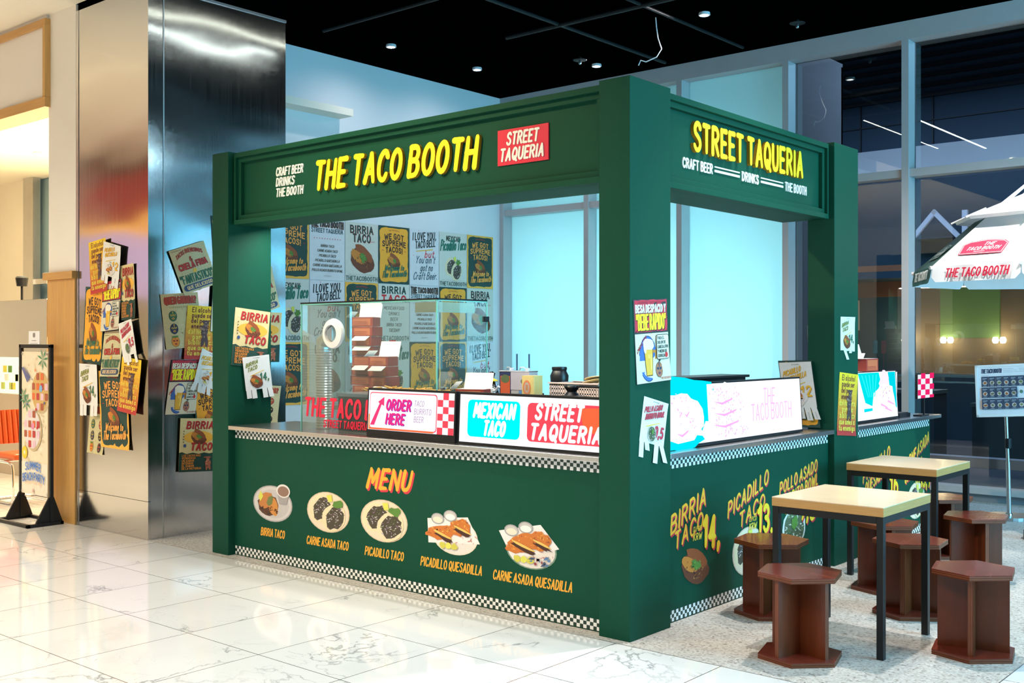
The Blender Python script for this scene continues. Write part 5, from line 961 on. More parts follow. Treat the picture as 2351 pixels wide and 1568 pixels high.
# ---- posters taped to pillar and posts: plane, horizontal axis direction, corners TL, TR, BL as (along, height)
def taped(key, art, plane, at, TL, TR, BL, order, label, group, bow=.006):
    pt = (lambda p: Vector((at, p[0], p[1]))) if plane == 'x' else (lambda p: Vector((p[0], at, p[1])))
    O = pt(BL); U = pt(TR) - pt(TL); V = (pt(TL) - O) / 1.4
    b = MB(); art.put(b, O, U, V, .002 + .004 * order, eps=.00025 if bow else .0002, bow=bow); return tag(b.build(key, org=tuple(O)), label, 'poster' if key == 'poster' else 'flyer', group)
gL = 'posters taped to the warm side of the steel pillar'; gR = 'posters taped to the cool side of the steel pillar'
y = PY - .0005
taped('poster', ARTS['masks'], 'y', y, (-5.439, 1.052), (-5.177, 1.044), (-5.497, .633), 0, 'cream poster of wrestling masks, lowest on the warm side of the pillar', gL)
taped('poster', A_O, 'y', y, (-5.508, 2.035), (-5.191, 2.003), (-5.57, 1.403), 1, 'yellow SUPREME TACOS poster at the left of the warm side of the pillar', gL)
taped('poster', A_G, 'y', y, (-5.296, 1.326), (-4.851, 1.32), (-5.247, .697), 2, 'green WE GOT SUPREME poster with orange edge, low on the warm side of the pillar', gL)
taped('poster', ARTS['b3'], 'y', y, (-4.952, 2.183), (-4.743, 2.198), (-4.925, 1.74), 2, 'cream and green BIRRIA TACO poster high at the right of the warm pillar side', gL)
taped('poster', ARTS['besa'], 'y', y, (-5.205, 2.061), (-4.911, 2.079), (-5.243, 1.649), 4, 'red and cream beer mug poster in the middle of the warm pillar side', gL)
taped('poster', ARTS['chela'], 'y', y, (-5.177, 1.635), (-4.878, 1.64), (-5.247, 1.28), 5, 'cream CHELA FRIA poster under the beer mug poster on the warm pillar side', gL)
taped('poster', ARTS['alc'], 'y', y, (-5.435, 2.399), (-5.156, 2.426), (-5.396, 1.961), 5, 'yellow to red El alcohol poster at the top of the warm pillar side', gL)
taped('poster', ARTS['alc'], 'y', y, (-4.891, 1.45), (-4.598, 1.422), (-4.968, 1.009), 6, 'yellow to red El alcohol poster at the lower right of the warm pillar side', gL)
taped('flyer', A_flyer(*FQ, [(0, .2, -.02), (1, .26, .0), (3, .26, .02), (4, .30, .03)]), 'y', y, (-5.173, 2.398), (-4.901, 2.34), (-5.219, 2.05), 7, 'white tear-off quesadilla flyer at the top of the warm pillar side', gL)
taped('flyer', A_flyer(*FP, [(0, .18, .06), (1, .3, .05), (2, .22, .02), (4, .3, .12)]), 'y', y, (-4.945, 1.712), (-4.743, 1.752), (-4.851, 1.36), 7, 'white tear-off flyer with red 9,5 price on the warm pillar side', gL)
taped('flyer', A_flyer(*FB, [(0, .3, 0), (1, .28, 0), (3, .28, .0), (4, .26, 0)]), 'y', y, (-5.584, 1.384), (-5.289, 1.377), (-5.57, .936), 6, 'white tear-off BIRRIA TACO flyer low at the left of the warm pillar side', gL)
x = PX + .0005
for art, key, TL, TR, BL, od, lab in (
 (ARTS['chela'], 'poster', (.126, 2.293), (.449, 2.401), (.269, 1.948), 3, 'tilted cream FANTASTICO poster, topmost fully visible on the cool side of the pillar'),
 (ARTS['masks'], 'poster', (.056, 1.945), (.399, 1.976), (.11, 1.504), 1, 'cream poster of wrestling masks at the left of the cool pillar side'),
 (ARTS['alc'], 'poster', (.301, 1.866), (.6, 1.857), (.263, 1.425), 4, 'yellow to red El alcohol poster overlapping the mask poster on the cool pillar side'),
 (ARTS['besa'], 'poster', (.541, 2.106), (.861, 2.142), (.507, 1.649), 5, 'red and cream beer poster mostly hidden by the left booth post, upper right'),
 (ARTS['besa'], 'poster', (.161, 1.423), (.441, 1.419), (.095, .981), 1, 'red and cream beer mug poster, lower left on the cool pillar side'),
 (A_O, 'poster', (.354, 1.206), (.664, 1.204), (.391, .762), 2, 'orange WE GOT SUPREME poster beside the left booth post on the cool pillar side'),
 (ARTS['b3'], 'poster', (.233, .949), (.566, .931), (.213, .514), 4, 'cream and green BIRRIA TACO poster, lowest on the cool pillar side'),
 (A_O, 'poster', (.528, 2.615), (.861, 2.663), (.558, 2.164), 0, 'orange poster sliver showing left of the booth post, highest on the cool pillar side'),
 (ARTS['chela'], 'poster', (.795, 2.102), (1.143, 2.224), (.883, 1.752), 1, 'cream poster edge seen past the left booth post inside the opening, upper of three'),
 (ARTS['b3'], 'poster', (.861, 1.826), (1.251, 1.823), (.826, 1.392), 2, 'BIRRIA TACO poster edge seen inside the opening past the left booth post'),
 (ARTS['masks'], 'poster', (.861, 1.205), (1.246, 1.178), (.817, .873), 1, 'mask poster edge seen inside the opening past the left post, lowest of three')):
    taped(key, art, 'x', x, TL, TR, BL, od, lab, gR)
taped('flyer', A_flyer(*FQ, [(0, .3, -.10), (1, .28, .03), (2, .26, .0), (3, .24, .06)]), 'x', x, (.428, 1.516), (.622, 1.431), (.33, 1.17), 7, 'tilted white tear-off quesadilla flyer on the cool pillar side', gR)
gp = 'posters on the booth posts'
taped('poster', ARTS['b3'], 'x', -3.545, (.061, 1.824), (.375, 1.792), (.023, 1.398), 0, 'cream and green BIRRIA TACO poster on the inner face of the left booth post', gp)
taped('flyer', A_flyer(*FB, [(1, .28, .0), (3, .30, .0), (4, .30, .02), (0, .26, .0)]), 'x', -3.545, (.107, 1.451), (.347, 1.473), (.15, 1.13), 5, 'white tear-off BIRRIA TACO flyer on the inner face of the left booth post', gp)
taped('poster', ARTS['besa'], 'x', 0, (.023, 1.791), (.352, 1.808), (.055, 1.343), 0, 'red and cream beer mug poster on the corner booth post', gp)
taped('flyer', A_flyer(*FP, [(0, .34, .02), (1, .16, .06), (3, .40, -.02), (4, .34, .20)], .98), 'x', 0, (.129, 1.283), (.365, 1.231), (.064, .949), 0, 'white tear-off flyer with red 9,5 price on the corner booth post', gp)
taped('flyer', A_flyer(*FB, [(1, .30, .18), (2, .03, 0), (3, .10, -.02), (4, .05, 0)], 1.06), 'x', 0, (2.615, 1.746), (2.862, 1.747), (2.615, 1.433), 0, 'white torn BIRRIA TACO flyer high on the right booth post', gp)
taped('poster', ARTS['alc'], 'x', 0, (2.60, 1.356), (2.916, 1.33), (2.55, .915), 0, 'yellow to red El alcohol poster on the right booth post', gp)
taped('poster', A_G if 0 else A_O, 'y', 2.50, (-.418, 1.432), (-.160, 1.440), (-.350, .957), 0, 'orange poster board leaning behind the quesadilla flyer at the right booth post', gp, 0)
taped('flyer', A_flyer(*FQ, [(2, .26, .02), (3, .30, .05), (4, .28, .08)]), 'y', 2.498, (-.400, 1.418), (-.155, 1.430), (-.340, 1.0), 5, 'white tear-off quesadilla flyer standing on the worktop at the right booth post', gp, 0)

# ================================================================== FURNITURE
def leg_box(b, x, y, z0, z1, r, mt): b.box(x - r, x + r, y - r, y + r, z0, z1, mt)
def make_table(label, x0, x1, y0, y1, h=.755):
    t = thing('dining_table', label, 'table', ((x0 + x1) / 2, (y0 + y1) / 2, 0))
    b = MB(); b.box(x0, x1, y0, y1, h - .006, h, 'table_wood'); b.box(x0, x1, y0, y1, h - .048, h - .006, 'table_edge'); b.build('tabletop', t, bevel=.0015)
    r = .0175; i = .020; zt = h - .048
    for x in (x0 + i, x1 - i):
        for y in (y0 + i, y1 - i): b = MB(); leg_box(b, x, y, 0, zt, r, 'black_metal'); b.build('leg', t, bevel=.002)
    for k in range(2):
        b = MB(); y = (y0 + i, y1 - i)[k]; b.box(x0 + i + r, x1 - i - r, y - r, y + r, zt - .036, zt, 'black_metal'); b.build('rail', t, bevel=.002)
        b = MB(); x = (x0 + i, x1 - i)[k]; b.box(x - r, x + r, y0 + i + r, y1 - i - r, zt - .036, zt, 'black_metal'); b.build('rail', t, bevel=.002)
    return t
make_table('near square table with pale wood top and black steel legs, ringed by four stools', .535, 1.135, .535, 1.185)
make_table('far square table with pale wood top and black steel legs, nearer the windows', .175, .775, 2.315, 2.960)
def hexa(r, a0=0): return [(r * math.cos(math.radians(a0 + 60 * i)), r * math.sin(math.radians(a0 + 60 * i))) for i in range(6)]
def make_stool(label, loc, rot):
    t = thing('wooden_stool', label, 'stool', (0, 0, 0), 0, 'six-sided wooden stools around the tables')
    for nm, z in (('base', 0), ('seat', .405)):
        b = MB()
        for k, (mt, e) in enumerate((('mahogany', 0), ('ply_light', -.0012), ('mahogany', 0), ('ply_light', -.0012), ('mahogany_top', 0))): b.prism(hexa(.215 + e), z + .0052 * k, z + .0052 * (k + 1), mt)
        b.build(nm, t, bevel=.0008)
    for k in range(2):
        b = MB(); L = .168
        for j, (mt, e) in enumerate((('mahogany', 0), ('ply_light', -.001), ('mahogany', 0), ('ply_light', -.001), ('mahogany', 0))):
            a, c = -.0125 + .005 * j, -.0125 + .005 * (j + 1)
            if k == 0: b.box(-L - e * -1, L + e, a, c, .026, .405, mt)
            else:
                b.box(a, c, -L, -.0126, .026, .405, mt); b.box(a, c, .0126, L + e, .026, .405, mt)
        b.build('support_board', t)
    t.location = loc; t.rotation_euler = (0, 0, rot); return t
q_ = math.radians
st0 = make_stool('dark brown six-sided stool in the front, left of the near table legs', (.79, .335, 0), q_(-15))
for x, y, a, lab in ((1.425, .965, -77, 'brown six-sided stool at the front right corner of the picture, right of the near table'), (.275, 1.04, -82, 'orange brown six-sided stool between the near table and the side counter'),
                     (.885, 1.56, -84, 'reddish six-sided stool behind the near table, seen between its right legs'), (.535, 2.07, 40, 'stool with light orange seat in front of the far table, seen under the near tabletop'),
                     (.895, 2.70, 41, 'brown six-sided stool right of the far table'), (.44, 3.43, 40, 'farthest six-sided stool, behind the far table near the windows')):
    dup(st0, (x, y, 0), q_(a), lab)

# ---- menu stand by the window
px, py = .307, 5.49
ms = thing('menu_stand', 'silver pole stand holding a white framed picture menu by the window', 'stand', (px, py, 0))
b = MB(); b.prism([(px + .19 * math.cos(a), py + .19 * math.sin(a)) for a in [math.pi * 2 * i / 28 for i in range(28)]], 0, .03, 'alu'); b.lathe([(.03, .03), (.03, .045), (.02, .05)], (px, py, 0), 'chrome', 18); b.build('base', ms, bevel=.006)
b = MB(); b.tube([(px, py, .03), (px - .01, py, .50)], .020, 'alu', 16); b.tube([(px - .01, py, .50), (px - .03, py, 1.0)], .016, 'alu', 16); b.build('pole', ms, smooth=True)
b = MB(); b.lathe([(.02, 0), (.030, .003), (.030, .085), (.02, .09)], (px - .008, py, .62), 'black_plastic', 16); b.build('collar', ms)
# board faces the camera side, tilted back and turned
BU = Vector((.93, .0, .20)).normalized() if 0 else Vector((math.cos(q_(10)), math.sin(q_(10)), 0)); BN = BU.cross(ZU); tl = q_(12); BV = (ZU * math.cos(tl) - BN * math.sin(tl)); BNn = BU.cross(BV)
bc = Vector((px - .012, py - .03, 1.135)); hw, hh = .255, .235; rl = q_(3.5); BU, BV = BU * math.cos(rl) + BV * math.sin(rl), BV * math.cos(rl) - BU * math.sin(rl)
b = MB(); b.obox(bc, BU * hw, BV * hh, BNn * .008, 'alu')
for s_ in (-1, 1): b.obox(bc + BU * s_ * (hw - .011) + BNn * .010, BU * .011, BV * hh, BNn * .008, 'frame_white'); b.obox(bc + BV * s_ * (hh - .011) + BNn * .010, BU * hw, BV * .011, BNn * .008, 'frame_white')
b.build('frame', ms, bevel=.002)
a = Art(); a.rect(0, 0, .466, .426, (.78, .78, .84)); NAVY = (.030, .055, .11); a.text('THE TACO BOOTH', .03, .375, .034, NAVY, wt=.22, fit=.165, slant=.1)
for i in range(3): a.rect(.21, .405 - .014 * i, .30 + .02 * i, .408 - .014 * i, (.45, .45, .52)); a.rect(.34, .405 - .014 * i, .40, .408 - .014 * i, (.45, .45, .52))
for t_, y0_, n_ in ((0, .250, 7), (1, .150, 5), (2, .045, 6)):
    if t_ != 1: a.rect(.03, y0_ + .098, .09, y0_ + .102, (.45, .45, .52))
    for k in range(n_):
        x_ = .03 + k * .0585; a.rect(x_, y0_, x_ + .0555, y0_ + .092, NAVY); a.ell(x_ + .028, y0_ + .035, .019, .019, (.62, .55, .50), 12); a.blob(x_ + .028, y0_ + .035, .013, .012, ((.40, .12, .04), (.16, .14, .08), (.16, .2, .08))[k % 3], .3, 9, k + t_); a.rect(x_ + .008, y0_ + .074, x_ + .046, y0_ + .078, (.55, .60, .66)); a.rect(x_ + .008, y0_ + .064, x_ + .034, y0_ + .067, (.45, .50, .58)); a.rect(x_ + .012, y0_ + .006, x_ + .042, y0_ + .009, (.55, .60, .66))
a.ell(.352, .195, .014, .016, (.10, .22, .16), 12)
b = MB(); a.put(b, bc - BU * .233 - BV * .213 + BNn * .009, BU, BV, .0004, eps=.0002); b.build('menu_sheet', ms)

# ---- parasol: eight-panel canopy with raised vent cap, lettered valances
UR, UZ, UX, UY = .945, 2.149, .80, 4.53
CF = Vector((-math.sin(q_(40.47)), math.cos(q_(40.47)), 0)); CR = Vector((math.cos(q_(40.47)), math.sin(q_(40.47)), 0))
um = thing('parasol', 'white parasol with a green panel and lettered valances in front of the right windows', 'parasol', (UX, UY, 0))
_d = CR * -.823 + CF * -.183; a0 = math.atan2(_d.y, _d.x)          # direction of the near left rib
def rib(k, r, z):
    a = a0 + math.pi / 4 * k; return Vector((UX + UR * r * math.cos(a), UY + UR * r * math.sin(a), UZ + z))
for k in range(8):
    green = k == 7; mt = 'canopy_green' if green else 'canopy_white'; A_, B_ = rib(k, 1, 0), rib(k + 1, 1, 0); A2, B2 = rib(k, .5, .39), rib(k + 1, .5, .39)
    b = MB(); n = 6; rows = []
    for j in range(n + 1):
        t = j / n; p, q2 = A_.lerp(A2, t), B_.lerp(B2, t); sag = .012 * math.sin(math.pi * t) ; rows.append([p.lerp(q2, i / 6) - Vector((0, 0, sag * math.sin(math.pi * i / 6))) for i in range(7)])
    vs = [p for r_ in rows for p in r_]; b.mesh(vs, [(j * 7 + i, j * 7 + i + 1, (j + 1) * 7 + i + 1, (j + 1) * 7 + i) for j in range(n) for i in range(6)], mt); pn_ = b.build('canopy_panel', um, smooth=True)
    if green: pn_['label'] = 'dark green panel'
    U = (B_ - A_).normalized(); Wd = (B_ - A_).length; out = Vector((U.y, -U.x, 0)); mid = (A_ + B_) / 2
    if out.dot(mid - Vector((UX, UY, UZ))) < 0: out = -out
    dn = (Vector((0, 0, -1)) + out * .10).normalized()
    b = MB(); hv = .125; pts = []
    m_ = 18; top = [A_ + U * Wd * i / m_ for i in range(m_ + 1)]; bot = []
    for i in range(m_ + 1):
        t = i / m_; e_ = min(t, 1 - t) * Wd; hh_ = hv - max(0, .045 - e_) ** 2 / .045 * .9; bot.append(A_ + U * Wd * t + dn * hh_ + out * .008 * math.sin(t * 14 + k))
    b.mesh(top + bot, [(i, i + 1, m_ + 2 + i, m_ + 1 + i) for i in range(m_)], mt); v_ = b.build('valance', um, smooth=True)
    if k in (0, 7, 6, 2, 4):
        b = MB(); add_polys(b, lettering('THE TACO BOOTH', Wd * .52, -.090, .062, wt=.17, fit=Wd * .70, align='c', slant=.2, rise=.0), A_ - dn * 0, U, -dn, -(U.cross(dn)) if (-(U.cross(dn))).dot(out) > 0 else U.cross(dn), .012, .0125, 'sign_white' if green else 'red_sign'); b.build('valance_lettering', v_)
    if k in (0, 7):
        Vv = ((A2 + B2) / 2 - mid).normalized(); Nn = U.cross(Vv); Nn = Nn if Nn.dot(out) > 0 else -Nn; o_ = mid + Vv * .20 - U * .02
        bw, bhh = (.175, .080)
        a = Art()
        def badge(w_, h_): return [(-w_, -h_), (w_ , -h_), (w_ * 1.04, h_ * .45), (w_ * .80, h_ * .85), (0, h_ * 1.12), (-w_ * .80, h_ * .85), (-w_ * 1.04, h_ * .45)]
        if green: a.fan(badge(bw, bhh), (.45, .55, .50)); a.fan(badge(bw - .006, bhh - .006), 'canopy_green')
        else: a.fan(badge(bw + .003, bhh + .003), (.66, .02, .06)); a.fan(badge(bw - .004, bhh - .004), WHT); a.fan(badge(bw - .008, bhh - .008), (.70, .02, .07))
        a.text('THE', .03, .020, .034, WHT, wt=.17, fit=.085, align='c', slant=.3); a.text('TACO BOOTH', .0, -.034, .036, WHT, wt=.17, fit=.265, align='c', slant=.3); a.rect(-.06, -.056, .03, -.051, WHT)
        b = MB(); a.put(b, o_ + Nn * .004, U if U.cross(Vv).dot(out) > 0 else U, Vv, .001); b.build('badge', pn_)
    b = MB(); C1, D1 = rib(k, .66, .40), rib(k + 1, .66, .40); T1 = Vector((UX, UY, UZ + .64)); C2, D2 = rib(k, .645, .375), rib(k + 1, .645, .375)
    b.face([C1, D1, T1], 'canopy_white'); b.face([C2, D2, D1, C1], 'canopy_white'); b.build('vent_cap_panel', um)
    b = MB(); b.tube([rib(k, 1.0, -.012), rib(k, .06, .70)], .009, 'frame_white', 8); b.tube([rib(k, .55, .33), Vector((UX, UY, UZ + .02))], .007, 'frame_white', 8); b.tube([rib(k, 1.0, -.01), rib(k, 1.02, -.012)], .014, 'frame_white', 8); b.tube([rib(k, .69, .388), rib(k, .5, .462)], .008, 'frame_white', 8); b.build('rib', um)
b = MB(); b.tube([(UX, UY, .10), (UX, UY, UZ + .68)], .021, 'frame_white', 16); b.build('pole', um, smooth=True)
b = MB(); b.prism([(UX + .11 * math.cos(q), UY + .11 * math.sin(q)) for q in [math.pi * 2 * i / 28 for i in range(28)]], 0, .07, 'black_plastic'); b.lathe([(.04, .07), (.035, .22), (.022, .23)], (UX, UY, 0), 'black_plastic', 16); b.build('base', um, bevel=.008)

# ================================================================== LEFT: BANNER, CHAIR, SHOP COUNTER
bs_ = thing('banner_stand', 'black frame floor stand with a tall waffle banner in front of the oak panel', 'banner stand', (-6.09, -.20, 0))
b = MB(); by0, by1, bx0, bx1, t_ = -.42, -.10, -6.40, -5.79, .012
for x0, x1, y0, y1 in ((bx0, bx1, by0, by0 + .03), (bx0, bx1, by1 - .03, by1), (bx0, bx0 + .03, by0, by1), (bx1 - .03, bx1, by0, by1)): b.box(x0, x1, y0, y1, 0, .028, 'black_metal')
b.build('base', bs_, bevel=.003)
for x in (-6.362, -5.818):
    b = MB(); b.box(x - .017, x + .017, -.215, -.185, .02, 1.54, 'black_metal'); b.build('post', bs_, bevel=.003)
    b = MB(); w_ = .010; b.mesh([(x - w_, -.34, .02), (x - w_, -.06 - .04, .02), (x - w_, -.18, .24), (x - w_, -.22, .24), (x + w_, -.34, .02), (x + w_, -.10, .02), (x + w_, -.18, .24), (x + w_, -.22, .24)], [(0, 1, 2, 3), (7, 6, 5, 4), (0, 3, 7, 4), (1, 5, 6, 2), (3, 2, 6, 7), (0, 4, 5, 1)], 'black_metal'); b.build('foot', bs_)
b = MB(); b.box(-6.379, -5.801, -.215, -.185, 1.512, 1.545, 'black_metal'); b.box(-6.36, -5.82, -.205, -.195, .195, .215, 'chrome'); b.build('crossbar', bs_, bevel=.003)
a = Art(); SAND = (.80, .70, .52); W_, H_ = .475, 1.245
sheet(a, W_, H_, SAND, 3, 8); a.specks(W_ / 2, H_ / 2 + .1, W_ * .46, H_ * .42, 60, .03, [(.72, .60, .40), (.86, .78, .62), (.66, .54, .36)], 3); a.rect(0, 0, W_, .28, (.84, .77, .64))
for k, (x, y, r, c1) in enumerate(((.34, .90, .15, (.62, .40, .14)), (.20, .57, .15, (.72, .66, .66)))):
    a.ell(x + .02, y - .012, r * 1.06, r * 1.2, (.58, .44, .26), 26); a.ell(x, y, r, r * 1.14, c1, 26)
    for i in range(-1, 3):
        for j in range(-1, 3):
            cx, cy = x + (i - .5) * r * .52, y + (j - .5) * r * .58
            if ((cx - x) / r) ** 2 + ((cy - y) / (r * 1.14)) ** 2 < .72: a.rrect(cx - r * .18, cy - r * .20, cx + r * .18, cy + r * .20, .008, ((.50, .05, .05), (.72, .16, .05), (.40, .10, .05), (.76, .50, .60))[(i * 3 + j + k) % 4])
    a.blob(x + .02, y + .03, .03, .03, (.20, .45, .75) if k == 0 else (.75, .25, .45), .2, 10, 4)
for x, y, s_, sd in ((.40, 1.18, .10, 1), (.05, .85, .08, 2), (.10, .80, .09, 3)): 
    for i in range(7): an = i * .9 + sd; a.add([(x, y), (x + s_ * math.cos(an - .15) * .6, y + s_ * math.sin(an - .15) * .6), (x + s_ * math.cos(an), y + s_ * math.sin(an)), (x + s_ * math.cos(an + .15) * .6, y + s_ * math.sin(an + .15) * .6)], (.05, .25, .12), i == 0)
for i in range(4): a.add([(.015 + .018 * i, 1.10 + .01 * i), (.028 + .018 * i, 1.11), (.13 + .016 * i, .985 + .012 * i), (.118 + .016 * i, .975 + .012 * i)], (.10, .12, .35), i == 0)
a.ell(.07, .36, .05, .055, (.90, .58, .03), 18); a.ell(.07, .36, .018, .020, (.86, .74, .45), 12)
for x, y, c in ((.28, .72, RED), (.30, .56, RED), (.12, .76, (.1, .12, .3)), (.43, .78, (.1, .12, .3)), (.27, 1.06, (.75, .25, .08))): a.text('*', x, y, .05, c, wt=.22, align='c')
a.text('SUMMER', .225, .205, .062, (.04, .18, .62), wt=.17, fit=.28, align='c', arc=.018); a.text('BEACH PARTY', .235, .105, .062, (.04, .18, .62), wt=.17, fit=.40, align='c', arc=.022); a.text('Enjoy Your Day', .235, .085, .030, (.80, .45, .25), wt=.10, fit=.30, align='c', slant=.2, arc=.01); a.rrect(.215, .02, .245, .05, .008, (.70, .45, .40))
b = MB(); a.put(b, (-6.335, -.207, .235), XU, ZU, .001); b.box(-6.335, -6.335 + W_, -.2065, -.2045, .235, .235 + H_, 'paper_cream'); b.build('banner', bs_)
b = MB()
for x in (-6.335, -6.335 + W_):
    for z in (.235, .235 + H_): b.lathe([(.004, -.004), (.012, -.004), (.012, .004), (.004, .004)], (x + (.015 if x < -6 else -.015), -.21, z + (.02 if z < 1 else -.02)), 'chrome', 12, 'y'); b.tube([(x + (.015 if x < -6 else -.015), -.205, z + (.02 if z < 1 else -.02)), (x + (-.025 if x < -6 else .03), -.2, z + (-.015 if z < 1 else .03))], .003, 'chrome', 6)
b.build('grommets', bs_)
b = MB(); b.box(-6.20, -6.00, -.212, -.207, 1.53, 1.66, 'frame_white'); cd = b.build('header_card', bs_)
a = Art(); a.rrect(.08, .075, .12, .115, .012, (.25, .22, .2)); a.text('BRUNCH', .10, .045, .014, (.2, .2, .2), wt=.15, fit=.06, align='c') if 0 else a.rect(.06, .045, .14, .05, (.3, .28, .26)); a.rect(.03, .02, .17, .024, (.4, .38, .35)); b = MB(); a.put(b, (-6.20, -.213, 1.53), XU, ZU, .0005); b.build('card_print', cd)

# cantilever chair
ch = thing('cantilever_chair', 'orange leather chair with chrome tube frame behind the banner stand, cut by the left edge', 'chair', (-7.40, .33, 0), 0)
def pad(b, c, ax, ay, az, n, mt):
    c = Vector(c)
    for i in range(n):
        t0 = -1 + 2 * i / n; mid = c + ay * (t0 + 1 / n)
        seg = 8; vs = []
        for e_ in (-1, 1):
            for k in range(seg): an = 2 * math.pi * k / seg; vs.append(mid + ax * e_ * (1 - .04 * (abs(t0 + 1 / n)) ** 4) + ay * (math.cos(an) * 1.02 / n) + az * math.sin(an))
        b.mesh(vs, [(k, (k + 1) % seg, seg + (k + 1) % seg, seg + k) for k in range(seg)] + [tuple(reversed(range(seg))), tuple(range(seg, 2 * seg))], mt)
cx, cy = -7.40, .33
b = MB(); b.box(cx - .22, cx + .23, cy - .215, cy + .215, .425, .485, 'orange_leather'); b.build('seat', ch, bevel=.022)
b = MB(); pad(b, (cx - .23, cy, .72), Vector((-.03, 0, .165)), Vector((0, .235, 0)), Vector((.028, 0, .005)), 9, 'orange_leather'); b.build('backrest', ch, smooth=True)
for s_ in (-1, 1):
    y = cy + .235 * s_; b = MB(); b.tube([(cx - .275, y, .86), (cx - .235, y, .55), (cx - .215, y, .47), (cx - .16, y, .415), (cx - .08, y, .405), (cx + .16, y, .405), (cx + .225, y, .385), (cx + .245, y, .32), (cx + .245, y, .09), (cx + .225, y, .03), (cx + .16, y, .013), (cx - .24, y, .013), (cx - .27, y - .03 * s_, .013)], .0125, 'chrome', 10); b.build('frame_tube', ch, smooth=True)
b = MB(); b.tube([(cx - .27, cy - .205, .013), (cx - .27, cy + .205, .013)], .0125, 'chrome', 10); b.tube([(cx + .05, cy - .235, .41), (cx + .05, cy + .235, .41)], .010, 'chrome', 8); b.build('cross_tube', ch, smooth=True)
# second table edge seen beside the chair
b = MB(); b.box(-7.33, -7.0, .62, 1.15, .735, .765, ink((.16, .03, .02))); b.box(-7.20, -7.14, .85, .91, 0, .735, 'black_metal'); b.box(-7.32, -7.02, .73, 1.03, 0, .02, 'black_metal'); tag(b.build('cafe_table', org=(-7.17, .65, 0), bevel=.002), 'small dark red cafe table half hidden behind the banner stand', 'table')
# service counter of the shop
ssc = thing('service_counter', 'tall stainless steel counter with lit display window in the warm shop', 'counter', (-10, 1.6, 0))
b = MB(); b.box(-12.5, -8.72, 1.20, 2.2, 1.38, 2.05, 'brushed_steel'); b.build('hood', ssc, bevel=.006)
b = MB(); b.box(-12.5, -8.95, 1.24, 1.27, .95, 1.38, 'case_glow')
for k in range(16): x = -9.9 + .09 * k if k < 11 else -9.85 + .16 * (k - 11); z = 1.0 + (k % 3) * .1; b.box(x, x + .075, 1.225, 1.238, z, z + .08, ink(((.55, .62, .15), (.85, .85, .7), (.15, .30, .05), (.80, .72, .10))[k % 4]))
b.box(-12.5, -8.72, 1.27, 2.2, .95, 1.38, 'stone_beige'); b.box(-8.95, -8.72, 1.21, 1.27, .95, 1.38, 'stone_beige'); b.build('display_window', ssc)
b = MB(); b.box(-12.5, -8.72, 1.20, 2.2, 0, .95, 'stone_beige'); b.build('base', ssc, bevel=.004)
b = MB(); b.box(-8.72, -8.64, 1.22, 1.30, 1.62, 2.04, 'black_plastic'); b.tube([(-8.69, 1.26, 1.62), (-8.69, 1.26, 1.1)], .02, 'black_metal', 8); b.build('end_post', ssc)
b = MB(); b.lathe([(0, 0), (.06, 0), (.075, .10), (.06, .12), (0, .13)], (-9.95, 1.5, 2.24), 'black_metal', 18); b.tube([(-9.95, 1.5, 2.05), (-9.95, 1.5, 2.25)], .015, 'black_metal', 8); tag(b.build('counter_camera', org=(-9.95, 1.5, 2.05)), 'small black device standing on top of the steel service counter at the left edge', 'device')

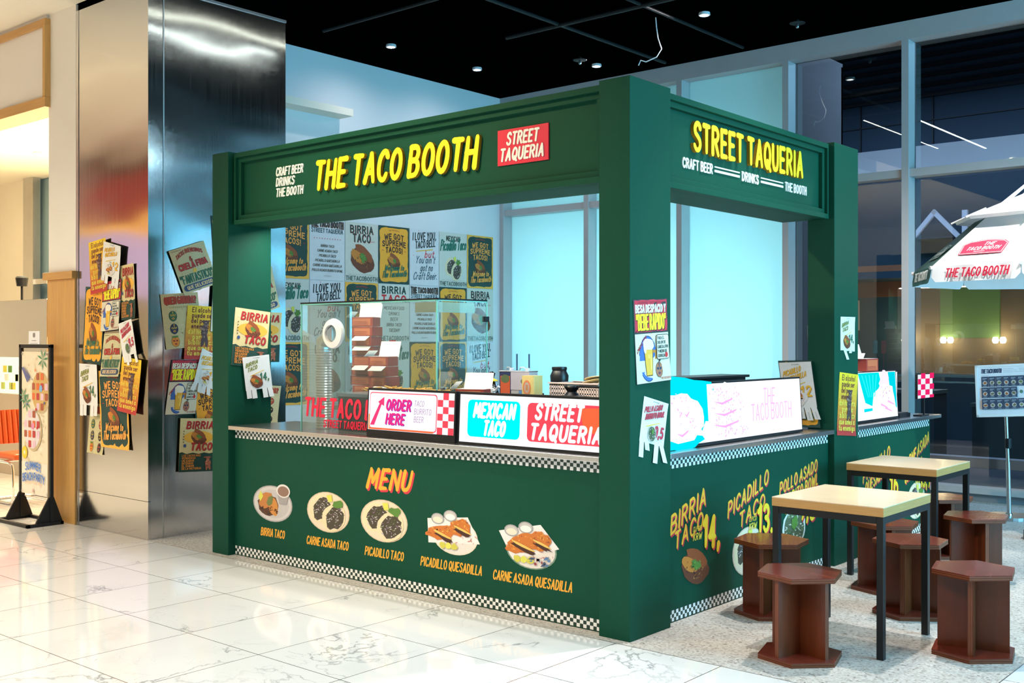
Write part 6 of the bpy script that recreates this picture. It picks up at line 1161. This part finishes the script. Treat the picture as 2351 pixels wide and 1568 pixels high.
# ================================================================== CEILING FITTINGS
CZ = 4.83
def downlight(label, x, y, z, mt, aim=0):
    t = thing('downlight', label, 'ceiling light', (x, y, z), 0, 'round ceiling downlights')
    b = MB(); b.lathe([(.040, .0), (.055, -.004), (.058, -.028), (.050, -.034), (.042, -.030), (.040, .0)], (x, y, z), 'frame_white', 24); b.build('rim', t, smooth=True)
    b = MB(); b.prism([(x + .041 * math.cos(a), y + .041 * math.sin(a)) for a in [math.pi * 2 * i / 20 for i in range(20)]], z - .020, z - .012, mt); b.build('lens', t)
for x, y, lab in ((-5.55, 3.51, 'ceiling downlight nearest the steel pillar'), (-5.51, 4.87, 'ceiling downlight above the white wall corner'), (-4.33, 5.66, 'brightest ceiling downlight, above the corner post'), (-2.33, 4.72, 'tilted ceiling downlight at the top edge, right of the corner post')):
    downlight(lab, x, y, CZ, 'lamp_white')
downlight('warm downlight in the ceiling of the shop on the left', -11.2, 2.3, 4.12, 'lamp_warm')
for x, y, lab in ((-4.29, 5.28, 'dark sprinkler head beside the brightest downlight'), (-1.74, 5.55, 'dark sprinkler head on the black ceiling over the right windows')):
    b = MB(); b.lathe([(0, -.012), (.075, -.010), (.08, -.004), (.02, .01), (.015, .03)], (x, y, CZ - .03), 'dark_pipe', 20); b.lathe([(0, -.06), (.016, -.05), (.020, -.03), (.012, -.01)], (x, y, CZ - .03), 'alu', 12); tag(b.build('sprinkler', org=(x, y, CZ - .05), smooth=True), lab, 'sprinkler', 'ceiling sprinklers')
b = MB(); b.tube([(-2.79, 4.55, CZ), (-2.80, 4.58, 4.74), (-2.77, 4.56, 4.62), (-2.72, 4.55, 4.50), (-2.76, 4.52, 4.42), (-2.86, 4.48, 4.38), (-2.91, 4.46, 4.40), (-2.93, 4.45, 4.35)], .006, 'frame_white', 8); tag(b.build('loose_cable', org=(-2.79, 4.55, CZ), smooth=True), 'loose white cable hanging from the black ceiling above the corner post', 'cable')
for p0, p1, r_, lab in (((-5.6, 2.6, 4.79), (-2.2, 2.6, 4.79), .018, 'thin dark conduit along the ceiling, nearest the camera'), ((-4.3, 4.0, 4.78), (-2.0, 4.0, 4.78), .022, 'thin dark conduit along the ceiling behind the first'), ((-3.6, 2.4, 4.79), (-3.6, 6.0, 4.79), .018, 'thin dark conduit running towards the windows, left'), ((-2.6, 2.8, 4.79), (-2.6, 6.0, 4.79), .016, 'thin dark conduit running towards the windows, right')):
    b = MB(); b.tube([p0, p1], r_, 'dark_pipe', 10); tag(b.build('conduit', org=p0, smooth=True), lab, 'pipe')
